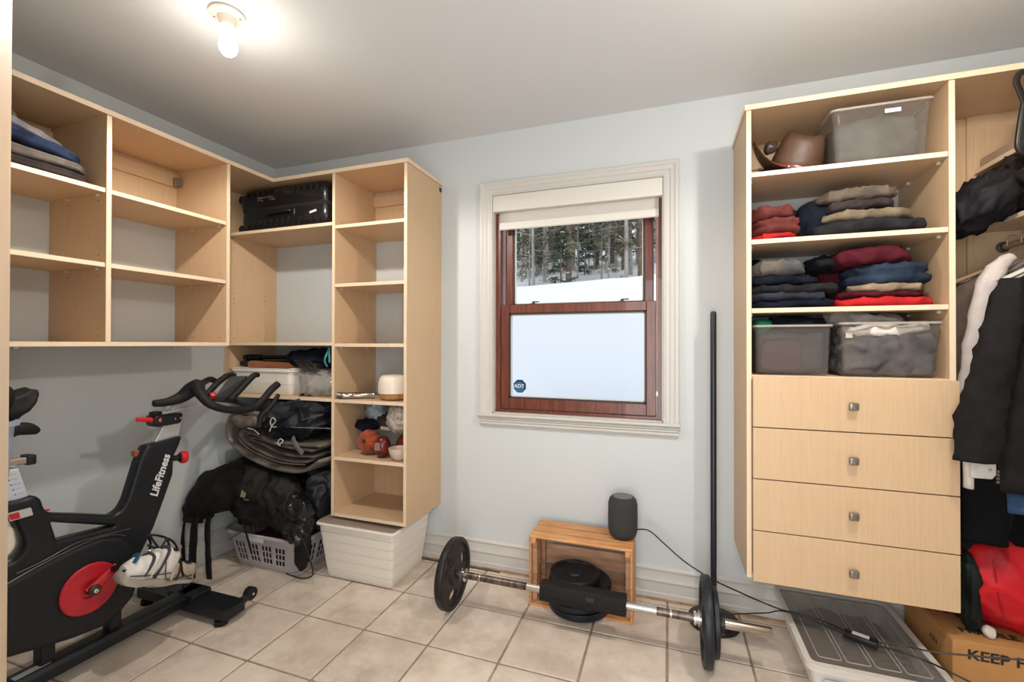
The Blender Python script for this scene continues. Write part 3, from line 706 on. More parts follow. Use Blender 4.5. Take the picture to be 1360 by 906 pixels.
# black hard-shell suitcase lying flat on the corner shelf (z 1.985)
z = 1.985
sut = thing('suitcase', (-2.17, 2.22, z), 'black hard-shell suitcase lying flat under the corner top board', 'suitcase')
def shell(name, z0, z1, inset0, inset1, x0, x1, y0, y1, parent, m=GL):
    mb = MB(); prev = None; n = 7
    for i in range(n):
        t = i/(n-1); zz = z0+(z1-z0)*t
        ins = inset0*(1-sin(min(1, t*2.2)*pi/2)) + inset1*(1-sin(min(1, (1-t)*2.2)*pi/2))
        A = roundpoly([(x0+ins, y0+ins), (x1-ins, y0+ins), (x1-ins, y1-ins), (x0+ins, y1-ins)], .055, 6)
        R = [mb.bm.verts.new((a, b, zz)) for a, b in A]
        if prev: mb.bridge(prev, R)
        else: mb.cap(R, 0, True)
        prev = R
    mb.cap(prev); return mb.build(name, m, parent, True, angle=60)
sx0, sx1, sy0, sy1 = -2.50, -1.83, YB+.012, D-.03
lo_ = shell('lower_shell', z+.004, z+.118, .022, .004, sx0, sx1, sy0, sy1, sut); up_ = shell('upper_shell', z+.134, z+.252, .004, .026, sx0-.008, sx1, sy0-.002, sy1, sut)
A = roundpoly([(sx0+.003, sy0+.002), (sx1-.003, sy0+.002), (sx1-.003, sy1-.003), (sx0+.003, sy1-.003)], .055, 6)
MB().prism([p for p in A], z+.116, z+.136, 'z').build('zip_band', mat('zip_black', (.006, .006, .006), .7, bump=.5, bscale=500), sut)
for k in range(13):      # moulded ribs along the front of both shells
    x = sx0+.075+k*.045
    for zz0, zz1 in ((z+.018, z+.060), (z+.185, z+.235)):
        if zz0 < z+.1 or not (4 < k < 8): MB().box(x-.009, x+.001, sy0-.007, sy0+.014, zz0, zz1, .003, seg=2).build('rib', GL, sut)
mb = MB(); hx = -2.17; mb.tube([(hx-.085, sy0, z+.088), (hx-.08, sy0-.022, z+.09), (hx, sy0-.026, z+.092), (hx+.08, sy0-.022, z+.092), (hx+.085, sy0, z+.09)], .009, 10, sub=4); mb.box(hx-.105, hx+.105, sy0-.004, sy0+.004, z+.068, z+.108, .003); mb.build('handle', BLKP, sut)
for hx2 in (-2.33, -2.24):
    MB().box(hx2-.014, hx2+.014, sy0-.012, sy0+.002, z+.168, z+.196, .004, seg=2).build('latch', mat('latch_metal', (.35, .34, .32), .25, metal=1), sut)
MB().tube([(-2.335, sy0-.012, z+.190), (-2.285, sy0-.016, z+.186), (-2.235, sy0-.012, z+.192)], .003, 6, sub=4).build('latch_chain', CHROME, sut)
MB().box(-1.955, -1.905, sy0-.004, sy0-.001, z+.070, z+.082, .001, rot=Matrix.Rotation(-.2, 3, 'Y')).build('luggage_tag', mat('white_sticker', (.75, .75, .73), .5), sut)
for wy in (sy0+.04, sy1-.05):
    for wz in (z+.03, z+.215):
        MB().cyl((sx0-.030, wy, wz), (sx0-.030, wy+.022, wz), .024, seg=20).box(sx0-.036, sx0+.006, wy-.002, wy+.024, wz-.012, wz+.012, .003).build('wheel', BLKP, sut)

# white bin on the shelf (z .990) with things lying across it
WPL = mat('white_plastic', (.82, .775, .70), .38); WPL2 = mat('white_plastic_dull', (.62, .57, .51), .45)
def tub(name, label, cat, x0, x1, y0, y1, z0, z1, m, taper=.02, lip=.008, wallt=.003, r=.03, grooves=(), grp=None, rot=0.0, lipm=None, root=None):
    """open box with drafted, rounded walls, a rolled rim and shallow grooves"""
    cx, cy = (x0+x1)/2, (y0+y1)/2
    t = root or thing(name, (cx, cy, z0), label, cat, grp); mb = MB()
    def Rr(ins, zz, rr):
        A = roundpoly([(x0+ins, y0+ins), (x1-ins, y0+ins), (x1-ins, y1-ins), (x0+ins, y1-ins)], rr, 5)
        return [mb.bm.verts.new((cx+(a-cx)*cos(rot)-(b-cy)*sin(rot), cy+(a-cx)*sin(rot)+(b-cy)*cos(rot), zz)) for a, b in A]
    H_ = z1-z0; prof = [(taper+.006, z0), (taper, z0+.008)]
    for gz in grooves: prof += [(taper*(1-gz)-0, z0+H_*gz-.002), (taper*(1-gz)+.006, z0+H_*gz), (taper*(1-gz), z0+H_*gz+.002)]
    prof += [(0.004, z1-.016), (-lip*.9, z1-.012), (-lip, z1-.004), (-lip*.7, z1), (wallt, z1), (wallt+.002, z1-.006), (taper+wallt, z0+.010), (taper+wallt+.02, z0+.006)]
    prev = None; first = None
    for ins, zz in prof:
        R = Rr(ins, zz, max(.006, r-ins*.2))
        if prev: mb.bridge(prev, R)
        else: mb.cap(R, 0, True)
        prev = R
    mb.cap(prev); b = mb.build('bin_body', m, t, True, angle=40); return t, b
bx = (-2.575, -2.10, YB+.02, D-.03)
t, b = tub('storage_bin', 'white plastic storage bin on the corner shelf behind the bike handlebars', 'bin', *bx, .990, 1.142, WPL, .018, .006, grooves=(.42,))
mb = MB(); mb.box(bx[0]-.006, bx[1]+.006, bx[2]-.006, bx[3]+.004, 1.143, 1.151, .003, seg=2); mb.build('bin_lid', WPL, t)
z = 1.152
tr = thing('folded_tripod', (-2.33, 2.17, z), 'black folded tripod with ribbed feet lying on the white bin in the corner', 'tripod')
for k, (dy, dz) in enumerate(((0, 0), (.045, .004), (.022, .038))):
    mb = MB(); y0 = 2.13+dy; z0 = z+.020+dz
    mb.tube([(-2.54, y0, z0), (-2.36, y0+.01, z0+.002), (-2.05, y0+.015, z0+.004)], [.014, .013, .015], 10)
    for q in range(6): mb.cyl((-2.53+q*.020, y0, z0), (-2.518+q*.020, y0, z0), .019, seg=12)
    mb.build('leg', BLKP, tr)
    MB().cyl((-2.555, y0, z0), (-2.535, y0, z0), .016, .012, seg=12).build('foot', BLK, tr)
MB().box(-2.08, -2.0, 2.13, 2.20, z+.002, z+.06, .012, seg=2).build('head', BLKP, tr)
o = MB().prism([(-2.42, z+.001), (-2.10, z+.001), (-2.145, z+.032), (-2.28, z+.036), (-2.40, z+.042), (-2.43, z+.03)], 2.062, 2.105, 'y').build('leather_pouch', mat('brown_leather', (.30, .105, .05), .45, var=.3, vscale=9, bump=.1, bscale=80), None, True, angle=50); tag(o, 'flat reddish brown leather pouch at the front edge of the white bin', 'pouch')
o = cloth('umbrella_pile', (-2.03, 2.22, z+.055), (.38, .22, .09), NAVY, seed=31, amp=.022, wr=.016, e=2.4, scale=14); o.name = 'folded_umbrella'; tag(o, 'navy folded umbrella and cloth heap at the back of the corner shelf', 'umbrella')
mb = MB()
for k in range(7): mb.tube([(-2.09+k*.018, 2.09, z+.05), (-2.04+k*.020, 2.075, z+.012+.004*(k % 2)), (-2.0+k*.018, 2.085, z-.018)], .0035, 6, sub=3)
mb.box(-2.06, -1.93, 2.09, 2.16, z+.0, z+.032, .01, seg=2); o = mb.build('folding_stand', mat('dark_metal', (.10, .09, .08), .35, metal=.8), None); tag(o, 'dark metal folding stand hanging over the corner of the white bin', 'stand')
o = MB().tube([(-1.845, 2.10, 1.275), (-1.85, 2.085, 1.24), (-1.862, 2.082, 1.20), (-1.85, 2.09, 1.165)], [(.010, .002)]*4, 8, sub=4).tube([(-1.845, 2.10, 1.275), (-1.832, 2.085, 1.23), (-1.828, 2.083, 1.19)], [(.007, .002)]*3, 8, sub=4).build('teal_strap', fabric('teal_cloth', (.10, .34, .36), .1), None); tag(o, 'teal strap hanging beside the umbrella on the corner shelf', 'strap')
PBAG = clearmat('clear_bag', (.86, .86, .85), .3, .12, .45, (.62, .59, .56))
o = cloth('plastic_bag', (-1.955, 2.20, 1.060), (.27, .22, .135), PBAG, seed=41, amp=.03, wr=.022, e=2.8, scale=11); tag(o, 'crumpled clear plastic bag right of the white bin on the corner shelf', 'bag')

# column shelves: diffuser, two metal tubes, white cap  (z .988)
z = .989
t = thing('aroma_diffuser', (-1.445, 2.165, z), 'white and wood round aroma diffuser on the narrow shelf unit', 'diffuser')
MB().lathe([(.062, 0), (.082, .006), (.088, .018), (.090, .032)], (-1.445, 2.165, z), seg=40).build('wooden_base', mat('bamboo', (.42, .22, .09), .4, var=.3, vscale=10, stretch=(6, 6, 1)), t)
MB().lathe([(.088, .034), (.0925, .036), (.094, .060), (.091, .102), (.084, .122), (.070, .133), (.035, .137), (.0005, .138)], (-1.445, 2.165, z), seg=40).build('cover', mat('matte_white', (.80, .70, .60), .5), t)
for k, (x0, y0, x1, y1, s_) in enumerate(((-1.762, 2.085, -1.60, 2.195, 'rear one of two steel torch tubes lying beside the diffuser'), (-1.728, 2.063, -1.575, 2.150, 'front one of two steel torch tubes lying beside the diffuser'))):
    t = thing('steel_torch', ((x0+x1)/2, (y0+y1)/2, z), s_, 'torch', 'steel torch tubes')
    a = Vector((x0, y0, z+.0175)); b = Vector((x1, y1, z+.0175)); dd = (b-a).normalized()
    MB().lathe([(.015, 0), (.0165, .003), (.0165, .028), (.015, .031), (.015, .065), (.0165, .068), (.0165, .074), (.015, .077), (.015, .16), (.0168, .163), (.0168, .18)], a, dd, 20).build('barrel', mat('steel_tube', (.45, .43, .40), .28, metal=1), t)
    MB().lathe([(.0175, -.012), (.0175, 0), (.016, .001)], a, dd, 20).build('torch_end', mat('steel_dark', (.16, .15, .14), .35, metal=1), t)
o = MB().cyl((-1.56, 2.225, z+.02), (-1.49, 2.27, z+.02), .020, seg=20).build('white_jar', mat('white_jar', (.68, .62, .56), .4, var=.1, vscale=30), None); tag(o, 'small white ribbed jar lying behind the diffuser', 'jar')

# pumpkin cubby (z .667)
z = .668
def pumpkin(cx, cy, cz, r, hgt, m, stem, label, ribs=8, rx=0.0):
    t = thing('fabric_pumpkin', (cx, cy, cz), label, 'pumpkin', 'fabric pumpkins')
    mb = MB()
    def fn(a, b):
        th = 2*pi*a; ph = pi*(b-.5); rr = cos(ph); k = 1-.20*abs(cos(th*ribs/2))**8*cos(ph)
        x = r*rr*k*cos(th); y = r*rr*k*sin(th); zz = hgt/2*sin(ph)*(1-.22*(1-rr)**2)
        return Vector((x, y, zz))
    mb.grid(fn, 72, 22, True); bmesh.ops.remove_doubles(mb.bm, verts=mb.bm.verts, dist=.0005)
    R_ = Matrix.Rotation(rx, 3, 'X')
    for v in mb.bm.verts: v.co = R_ @ v.co + Vector((cx, cy, cz+max(r, hgt/2) if rx else cz+hgt/2))
    mb.build('pumpkin_body', m, t, True, angle=180)
    c0 = Vector((cx, cy, cz+max(r, hgt/2) if rx else cz+hgt/2)); d = R_ @ Vector((0, 0, 1))
    MB().tube([c0+d*hgt*.36, c0+d*hgt*.47, c0+d*hgt*.56+Vector((.004, 0, .004))], [.013, .008, .009], 9, sub=3).build('stem', stem, t)
ORG = fabric('orange_velvet', (.33, .058, .016), .3, fine=300, sheen=.3)
pumpkin(-1.613, 2.165, z, .072, .125, ORG, mat('dark_stem', (.02, .018, .016), .7), 'orange fabric pumpkin facing forward at the left of the cubby', 9, radians(78))
t = thing('red_jar', (-1.50, 2.125, z), 'glossy dark red jar with faded lettering beside the orange pumpkin', 'jar')
MB().lathe([(.001, 0), (.026, .006), (.040, .030), (.045, .058), (.042, .085), (.030, .108), (.016, .116), (.001, .118)], (-1.50, 2.125, z), seg=28).build('jar_body', mat('red_glass', (.13, .014, .011), .18, var=.5, vscale=30), t);
o = plate('jar_label', [roundpoly([(-1.520, .715), (-1.478, .715), (-1.484, .758), (-1.514, .758)], .006)], 2.076, 2.0775, 'y', mat('label_dull', (.33, .17, .15), .5, var=.5, vscale=80, stretch=(1, 1, 4)), t, bev=.0003)
pumpkin(-1.405, 2.25, z, .075, .12, fabric('rust_velvet', (.26, .05, .03), .2, fine=300), mat('dark_stem', (.02, .018, .016), .7), 'rust red fabric pumpkin behind the bowl', 8)
t = thing('bowl', (-1.378, 2.105, z), 'small cream bowl at the front right of the pumpkin cubby', 'bowl')
mb = MB(); mb.lathe([(.022, 0), (.026, .002), (.046, .022), (.056, .048), (.058, .066), (.0555, .067), (.052, .048), (.042, .024), (.020, .008), (.0005, .007)], (-1.378, 2.105, z), seg=36); mb.build('bowl_body', mat('cream_ceramic', (.66, .52, .43), .35), t)
o = cloth('cloth_cap', (-1.515, 2.27, z+.175), (.20, .17, .11), fabric('charcoal_felt', (.055, .045, .045), .2, fine=300), seed=51, amp=.014, wr=.006, e=2.4); tag(o, 'dark grey felt cap with pale patch above the pumpkins', 'cap')
MB().box(-1.545, -1.46, 2.168, 2.174, z+.140, z+.160, .002, rot=Matrix.Rotation(.05, 3, 'Y')).build('patch', mat('pale_patch', (.55, .45, .38), .6), o)
o = cloth('navy_cloth_bundle', (-1.655, 2.22, z+.160), (.13, .15, .06), NAVY, seed=53, amp=.018, wr=.010, e=2.4); tag(o, 'small navy cloth bundle resting on the orange pumpkin', 'cloth')
o = cloth('blue_plastic_sheet', (-1.63, 2.27, z+.235), (.12, .12, .11), mat('pale_blue_plastic', (.17, .22, .28), .22, col2=(.40, .45, .50), vscale=16), seed=55, amp=.02, wr=.020, e=2.2, scale=13); tag(o, 'crumpled pale blue plastic wrap at the back of the pumpkin cubby', 'wrap')
o = cloth('bubble_bag', (-1.40, 2.185, z+.215), (.15, .15, .15), mat('bubble_wrap', (.50, .44, .38), .25, var=.35, vscale=60, bump=.6, bscale=90), seed=57, amp=.016, wr=.014, e=2.6, scale=15); tag(o, 'crumpled clear bubble wrap bag above the bowl', 'bag')
o = cloth('tissue_paper', (-1.44, 2.32, z+.285), (.24, .08, .06), mat('tissue', (.50, .42, .35), .6), seed=59, amp=.01, wr=.012, e=2.4); o.location.z -= .02; tag(o, 'crumpled beige tissue paper squeezed under the shelf', 'paper')

# ================================================================== FLOOR STACK UNDER THE CORNER SHELF
# laundry basket
LB = mat('grey_basket_plastic', (.42, .40, .41), .4)
lb = thing('laundry_basket', (-2.185, 2.125, 0), 'grey plastic laundry basket with slotted sides under the black bags', 'basket')
cx, cy, hw, hd, H_ = -2.185, 2.125, .285, .19, .208
mb = MB(); NU = 200; NV = 27
per = roundpoly([(-hw, -hd), (hw, -hd), (hw, hd), (-hw, hd)], .10, 12)
cum = [0]
for i in range(len(per)): cum.append(cum[-1]+(Vector(per[(i+1) % len(per)])-Vector(per[i])).length)
def onper(a):
    s_ = a*cum[-1]
    for i in range(len(per)):
        if s_ <= cum[i+1]: 
            f = (s_-cum[i])/(cum[i+1]-cum[i]+1e-9); p = Vector(per[i]).lerp(Vector(per[(i+1) % len(per)]), f); return p
    return Vector(per[0])
def bfn(a, b):
    p = onper(a % 1); k = .80+.20*b**.8; z_ = .012+b*(H_-.012)
    return Vector((cx+p.x*k, cy+p.y*k, z_))
cellu = cum[-1]/NU
def bskip(i, j):
    p = onper((i+.5)/NU)
    row = j in (5, 6, 7, 8, 10, 11, 12, 13, 15, 16, 17, 18)
    if abs(p.y) > hd*.93 and abs(p.x) < hw*.70: u_ = (p.x+hw*.70)/cellu
    elif abs(p.x) > hw*.93 and abs(p.y) < hd*.62: u_ = (p.y+hd*.62)/cellu
    else: return False
    q = int(u_) % 12; return row and q in (0, 1, 3, 4, 6, 7)
V = mb.grid(bfn, NU, NV, True, skip=bskip)
mb.build('basket_wall', LB, lb, True, angle=60, solid=.003)
mb = MB(); A = [Vector((cx+p[0]*.80, cy+p[1]*.80)) for p in per]; mb.prism([tuple(a) for a in A], 0, .012, 'z'); mb.build('basket_floor', LB, lb)
mb = MB(); prev = None
for sx_, zz in ((1.0, H_-.004), (1.055, H_-.006), (1.06, H_+.004), (1.03, H_+.010), (.985, H_+.006)):
    R = [mb.bm.verts.new((cx+p[0]*sx_, cy+p[1]*(1+(sx_-1)*1.3), zz)) for p in per]
    if prev: mb.bridge(prev, R)
    else: first = R
    prev = R
mb.bridge(prev, first); mb.build('basket_rim', LB, lb, True, angle=60)
MB().box(cx-.075, cx+.045, cy-hd-.014, cy-hd-.009, H_-.030, H_+.010, .002).build('tape', mat('paper_tape', (.62, .60, .62), .6), lb)
o = cloth('red_towel', (cx, cy, .09), (.40, .27, .14), fabric('dark_red_towel', (.13, .03, .035), .3, fine=300), seed=61, amp=.01, wr=.008, e=4); tag(o, 'dark red towel glimpsed through the slots of the laundry basket', 'towel')

# white storage box under the column, with lid ajar
wb, b = tub('storage_box', 'large white plastic box with moulded bands standing under the narrow shelf unit', 'box', -1.835, -1.345, 2.00, 2.395, 0, .312, WPL, .038, .010, grooves=(.17, .34, .51, .68, .84), r=.025)
MB().box(-1.835, -1.35, 2.005, 2.39, .306, .316, .003, rot=Matrix.Rotation(radians(1.2), 3, 'Y')).build('box_lid', mat('lid_greybrown', (.30, .235, .19), .5), wb)
# black backpack spread over basket
def blob(name, label, cat, c, size, m, grp=None, **k):
    o = cloth(name, c, size, m, **k); tag(o, label, cat, grp); return o
PACKM = mat('ripstop_black', (.010, .0095, .010), .6, spec=.2, var=.35, vscale=18, bump=.3, bscale=400); PACKG = mat('ripstop_charcoal', (.024, .022, .021), .6, spec=.2, var=.3, vscale=14, bump=.3, bscale=400)
bp = thing('backpack', (-2.15, 2.05, .26), 'large black hiking backpack slumped over the laundry basket', 'backpack')
cloth('pack_body', (-2.22, 2.12, .365), (.56, .42, .29), PACKM, bp, seed=71, amp=.045, wr=.028, e=2.6, scale=6, n=(30, 22, 18), rotz=-.05, tilt=(-.06, 0))
cloth('top_lid', (-2.30, 2.015, .49), (.40, .24, .16), PACKG, bp, seed=73, amp=.03, wr=.016, e=2.4, scale=8, n=(24, 18, 12), tilt=(-.20, .1), rotz=-.15)
limb('shoulder_panel', [pt(330, 640, Y=2.0), pt(298, 648, Y=1.93), pt(274, 662, Y=1.88), pt(260, 680, Y=1.85), pt(255, 694, Y=1.83)], [(.11, .10), (.125, .10), (.105, .085), (.080, .06), (.045, .04)], PACKM, bp, seg=30, sub=8, seed=75, amp=.022, wr=.016, scale=8)
cloth('hip_belt', (-2.05, 1.99, .40), (.22, .15, .26), PACKG, bp, seed=77, amp=.03, wr=.022, e=2.2, scale=10, n=(20, 14, 20), tilt=(-.3, 0))
cloth('mesh_pocket', (-1.945, 1.965, .33), (.19, .10, .25), GL, bp, seed=79, amp=.025, wr=.018, e=2.3, scale=11, n=(22, 12, 24), tilt=(-.2, 0))
def q_(px, py, y): return pt(px, py, Y=y)
for k, (pts, wd) in enumerate((([q_(252, 668, 1.88), q_(243, 690, 1.82), q_(241, 725, 1.80), q_(245, 768, 1.79)], .022), ([q_(262, 672, 1.86), q_(258, 700, 1.80), q_(256, 735, 1.785), q_(254, 776, 1.775)], .024), ([q_(284, 676, 1.88), q_(276, 694, 1.83), q_(276, 730, 1.815), q_(278, 770, 1.80)], .018))):
    limb('shoulder_strap' if k < 2 else 'webbing_strap', pts, [(wd*1.15, .008)]*4, PACKM, bp, seg=12, seed=80+k, amp=.003, wr=.002)
for k, pts in enumerate(([q_(322, 690, 1.87), q_(328, 712, 1.885), q_(334, 735, 1.89)], [q_(330, 700, 1.87), q_(315, 710, 1.89), q_(304, 717, 1.89)], [q_(400, 712, 1.92), q_(412, 745, 1.92), q_(415, 764, 1.94), q_(400, 768, 1.93), q_(380, 762, 1.93)])):
    MB().tube(pts, [(.008, .002)]*len(pts) if k < 2 else .0035, 8, sub=5).build('webbing_strap', BLKP, bp)
cloth('strap_pad', (-1.885, 1.95, .20), (.08, .05, .27), PACKM, bp, seed=85, amp=.015, wr=.01, e=2.3, tilt=(.1, 0), n=(8, 6, 16))
for k in range(3): MB().box(-2.240+k*.012, -2.233+k*.012, 1.866, 1.868, .445, .485-k*.006, rot=Matrix.Rotation(.3, 3, 'Y')).build('woven_label', mat('lettering_yellow', (.42, .38, .24), .6), bp)
MB().box(-2.235, -2.20, 1.876, 1.886, .425, .433, .002).build('buckle', mat('buckle_grey', (.16, .15, .12), .4), bp)
o = blob('black_sleeping_bag', 'black nylon bag squeezed at the right end of the bag stack by the shelf unit', 'bag', (-1.905, 2.19, .44), (.17, .34, .30), mat('black_nylon', (.013, .015, .020), .4, spec=.3, var=.4, vscale=12), seed=87, amp=.03, wr=.025, e=2.5, n=(16, 18, 20))
# grey folded padded mat: curved sheets wrapped around at the left
MATM = mat('taupe_vinyl', (.14, .118, .098), .42, var=.2, vscale=9, bump=.12, bscale=60); MATI = mat('grey_padding', (.08, .067, .056), .6, var=.2, vscale=9)
fm = thing('folded_mattress', (-2.15, 2.10, .60), 'grey-brown folded padded mat lying on the backpack, its folds open to the right', 'mat')
def fold(name, path, wy0, wy1, th, m, seed):
    """a padded sheet: path in X-Z swept along Y"""
    P, _ = spline([Vector((a, 0, b)) for a, b in path], [0]*len(path), 8); mb = MB(); k = len(P); rings = []
    for i, p in enumerate(P):
        t_ = (P[min(i+1, k-1)]-P[max(i-1, 0)]).normalized(); n_ = Vector((-t_.z, 0, t_.x)); R = []
        for a, b in ((-1, 0), (-.97, .8), (-.5, 1), (0, 1.05), (.5, 1), (.97, .8), (1, 0), (.97, -.8), (.5, -1), (0, -1.05), (-.5, -1), (-.97, -.8)):
            y = (wy0+wy1)/2+a*(wy1-wy0)/2; q = Vector((p.x, y, p.z)) + n_*b*th/2
            q += Vector((0, fnoise(q, 5, seed)*.012, fnoise(q, 6, seed+3)*.009))
            R.append(mb.bm.verts.new(q))
        if rings: mb.bridge(rings[-1], R)
        else: mb.cap(R, 0, True)
        rings.append(R)
    mb.cap(rings[-1]); return mb.build(name, m, fm, True, angle=180)
fold('outer_sheet', [(-1.80, .652), (-1.92, .588), (-2.10, .590), (-2.32, .640), (-2.46, .715), (-2.485, .790), (-2.44, .868), (-2.34, .895), (-2.20, .885)], 1.965, 2.36, .024, MATM, 3)
fold('middle_sheet', [(-1.90, .640), (-2.08, .638), (-2.30, .690), (-2.40, .745), (-2.38, .785), (-2.28, .765), (-2.10, .735), (-1.81, .730)], 1.985, 2.35, .020, MATM, 5)
fold('inner_sheet', [(-1.84, .672), (-2.02, .672), (-2.22, .712), (-2.31, .742), (-2.20, .735), (-2.0, .712), (-1.85, .705)], 1.975, 2.35, .014, MATI, 7)
MB().tube([(-1.895, 1.972, .630), (-2.08, 1.972, .628), (-2.30, 1.974, .680), (-2.402, 1.976, .745)], .0035, 6, sub=6).build('piping', mat('piping_grey', (.16, .13, .11), .4), fm)
# black jackets on top
blob('black_jacket', 'black waterproof jacket with white drawcords piled under the corner shelf', 'jacket', (-2.115, 2.16, .862), (.52, .36, .20), mat('black_shell_cloth', (.009, .010, .014), .5, spec=.3, var=.4, vscale=10, bump=.15, bscale=300), seed=91, amp=.045, wr=.034, e=2.5, scale=7, n=(34, 22, 18), tilt=(.03, 0), wstretch=(.5, 1, 1.6))
jk = bpy.context.scene.collection.objects[-1]
o = blob('dark_grey_trousers', 'dark navy trousers lying right on top of the black jackets', 'clothing', (-1.985, 2.19, .925), (.30, .34, .08), mat('navy_shell', (.010, .013, .022), .6, spec=.25, var=.3, vscale=10), seed=93, amp=.012, wr=.018, e=3, n=(24, 18, 8), tilt=(-.03, 0))
o = blob('grey_flap', 'grey padded sheet edge folded over the mat on the left', 'mat', (-2.33, 2.06, .845), (.26, .26, .10), MATM, seed=95, amp=.018, wr=.010, e=2.4, tilt=(.15, 0)); o.name = 'grey_pad'; o['label'] = 'grey-brown pad draped at the left of the black jackets'
CORD = mat('white_cord', (.66, .65, .62), .5)
def cord(pts, r=.0028): return MB().tube(pts, r, 7, sub=6).build('drawcord', CORD, jk)
def y_(px, py): return pt(px, py, Y=1.935)
for ring_ in (((358, 573), (361, 566), (366, 559), (362, 555), (359, 561), (362, 567), (367, 567)), ((366, 588), (371, 590), (376, 586), (372, 583), (369, 588), (372, 592))):
    pts = [y_(*q)-CAM for q in ring_]; cord([CAM+q for q in pts])
cord([y_(329, 569), y_(337, 571), y_(344, 577)], .0022)
limb('webbing_strap', [y_(385, 582)+Vector((0, .02, 0)), y_(393, 592), y_(402, 603)], [(.016, .004)]*3, mat('grey_webbing', (.13, .125, .115), .7), jk, seg=10, amp=.001, wr=0)
MB().tube([y_(372, 568)+Vector((0, .03, 0)), y_(400, 569)+Vector((0, .02, 0)), y_(436, 571)+Vector((0, .04, 0))], .0015, 6, sub=4).build('piping', mat('reflective_piping', (.35, .35, .36), .4), jk)
MB().tube([y_(396, 559)+Vector((0, .02, 0)), y_(410, 555)+Vector((0, .02, 0)), y_(423, 552)+Vector((0, .03, 0))], .003, 6, sub=4).build('zip', mat('zip_grey', (.20, .20, .20), .35, metal=.6), jk)
# ================================================================== EXERCISE BIKE
BX = -2.205; XS = -2.16
FRAME = mat('satin_black_frame', (.009, .011, .014), .38, spec=.35); SHR = mat('matte_black_shroud', (.012, .013, .016), .52, spec=.3); PAD = mat('soft_black_grip', (.009, .009, .009), .6, spec=.3, bump=.15, bscale=400)
ALU = mat('brushed_aluminium', (.62, .63, .66), .35, metal=.6); REDP = mat('red_plastic', (.55, .012, .018), .35)
bike = thing('exercise_bike', (BX, 1.1, 0), 'black and red indoor cycling bike standing along the left wall', 'bike')
def yz(lst, X=XS): 
    out = []
    for q in lst:
        p = pt(q[0], q[1], X=X); out.append((p.y, p.z))
    return out
# main frame: seat tube box, top tube, front post
fo = yz([(-45, 676), (10, 668), (30, 664), (47, 658), (56, 663), (60, 676), (68, 682), (110, 683), (152, 685), (163, 677), (170, 664), (176, 645), (186, 612), (196, 592), (212, 588), (243, 579), (239, 592), (232, 606), (231, 630), (219, 664), (206, 700), (190, 733), (176, 752), (100, 790), (-45, 800)])
h1 = yz([(69, 694), (77, 718), (86, 716), (153, 699)]); h2 = yz([(-30, 690), (10, 684), (20, 690), (33, 718), (33, 732), (18, 748), (-30, 760)])
fr = plate('frame', [roundpoly(fo, .012), roundpoly(h1, .006), roundpoly(h2, .02)], XS-.062, XS, 'x', FRAME, bike, bev=.014, res=3)
text('lettering', 'LifeFitness', frame((XS+.0022, *yz([(208, 660)])[0]), (0, *(Vector(yz([(227, 600)])[0])-Vector(yz([(208, 660)])[0]))), (0, -1, .22)), .047, mat('white_print', (.72, .72, .72), .4), fr, .0006, shear=.25, bold=.0012, sx=.92)
MB().box(XS-.06, XS-.03, *[c for c in (yz([(190, 606)])[0][0]-.012, yz([(190, 606)])[0][0]+.006)], yz([(190, 606)])[0][1]-.004, yz([(190, 606)])[0][1]+.022, .003).build('badge', mat('amber_badge', (.30, .09, .04), .4), fr)
b0 = yz([(10, 682), (41, 674), (44, 684), (13, 693)], XS+.002); bb = plate('badge', [roundpoly(b0, .003)], XS+.0005, XS+.003, 'x', mat('badge_silver', (.50, .50, .50), .4), fr, bev=.0004)
plate('badge_red', [roundpoly(yz([(11, 684), (25, 680), (27, 688), (14, 691)], XS+.003), .002)], XS+.003, XS+.004, 'x', REDP, fr, bev=.0003)
MB().lathe([(.010, 0), (.010, .004), (.001, .006)], (XS-.05, *yz([(72, 681)])[0]), (0, 0, 1), 14).build('red_dot', REDP, bike)
# flywheel and chain shroud
so = yz([(-45, 800), (8, 775), (60, 746), (100, 727), (135, 713), (160, 712), (176, 722), (186, 742), (186, 765), (176, 793), (158, 815), (137, 832), (100, 847), (60, 860), (10, 874), (-45, 888)])
sh = plate('shroud', [roundpoly(so, .01)], XS-.10, XS+.010, 'x', SHR, bike, bev=.018, res=3)
for ln in ([(4, 779), (40, 758), (80, 737), (120, 718), (150, 710), (168, 712)], [(22, 762), (60, 744), (100, 722), (140, 710), (174, 702)]):
    MB().tube([(XS+.009, *yz([q], XS+.009)[0]) for q in ln], .0016, 6, sub=6).build('accent_line', mat('accent_grey', (.12, .11, .10), .3, metal=.6), sh)
cy_, cz_ = yz([(120, 782)], XS+.02)[0]
mb = MB(); mb.lathe([(.0935, .010), (.0955, .013), (.0955, .019), (.092, .022), (.035, .0215), (.033, .016), (.001, .016)], (XS, cy_, cz_), (1, 0, 0), 48); mb.build('chainring_cover', mat('red_cover', (.50, .016, .028), .4, var=.12, vscale=14), bike)
# flywheel behind, seen through the rear opening
fy, fz = yz([(-20, 740)], XS-.05)[0]
MB().lathe([(.085, -.01), (.10, -.012), (.10, .012), (.085, .01)], (XS-.05, fy, fz), (1, 0, 0), 40).build('flywheel', CHROME, bike)
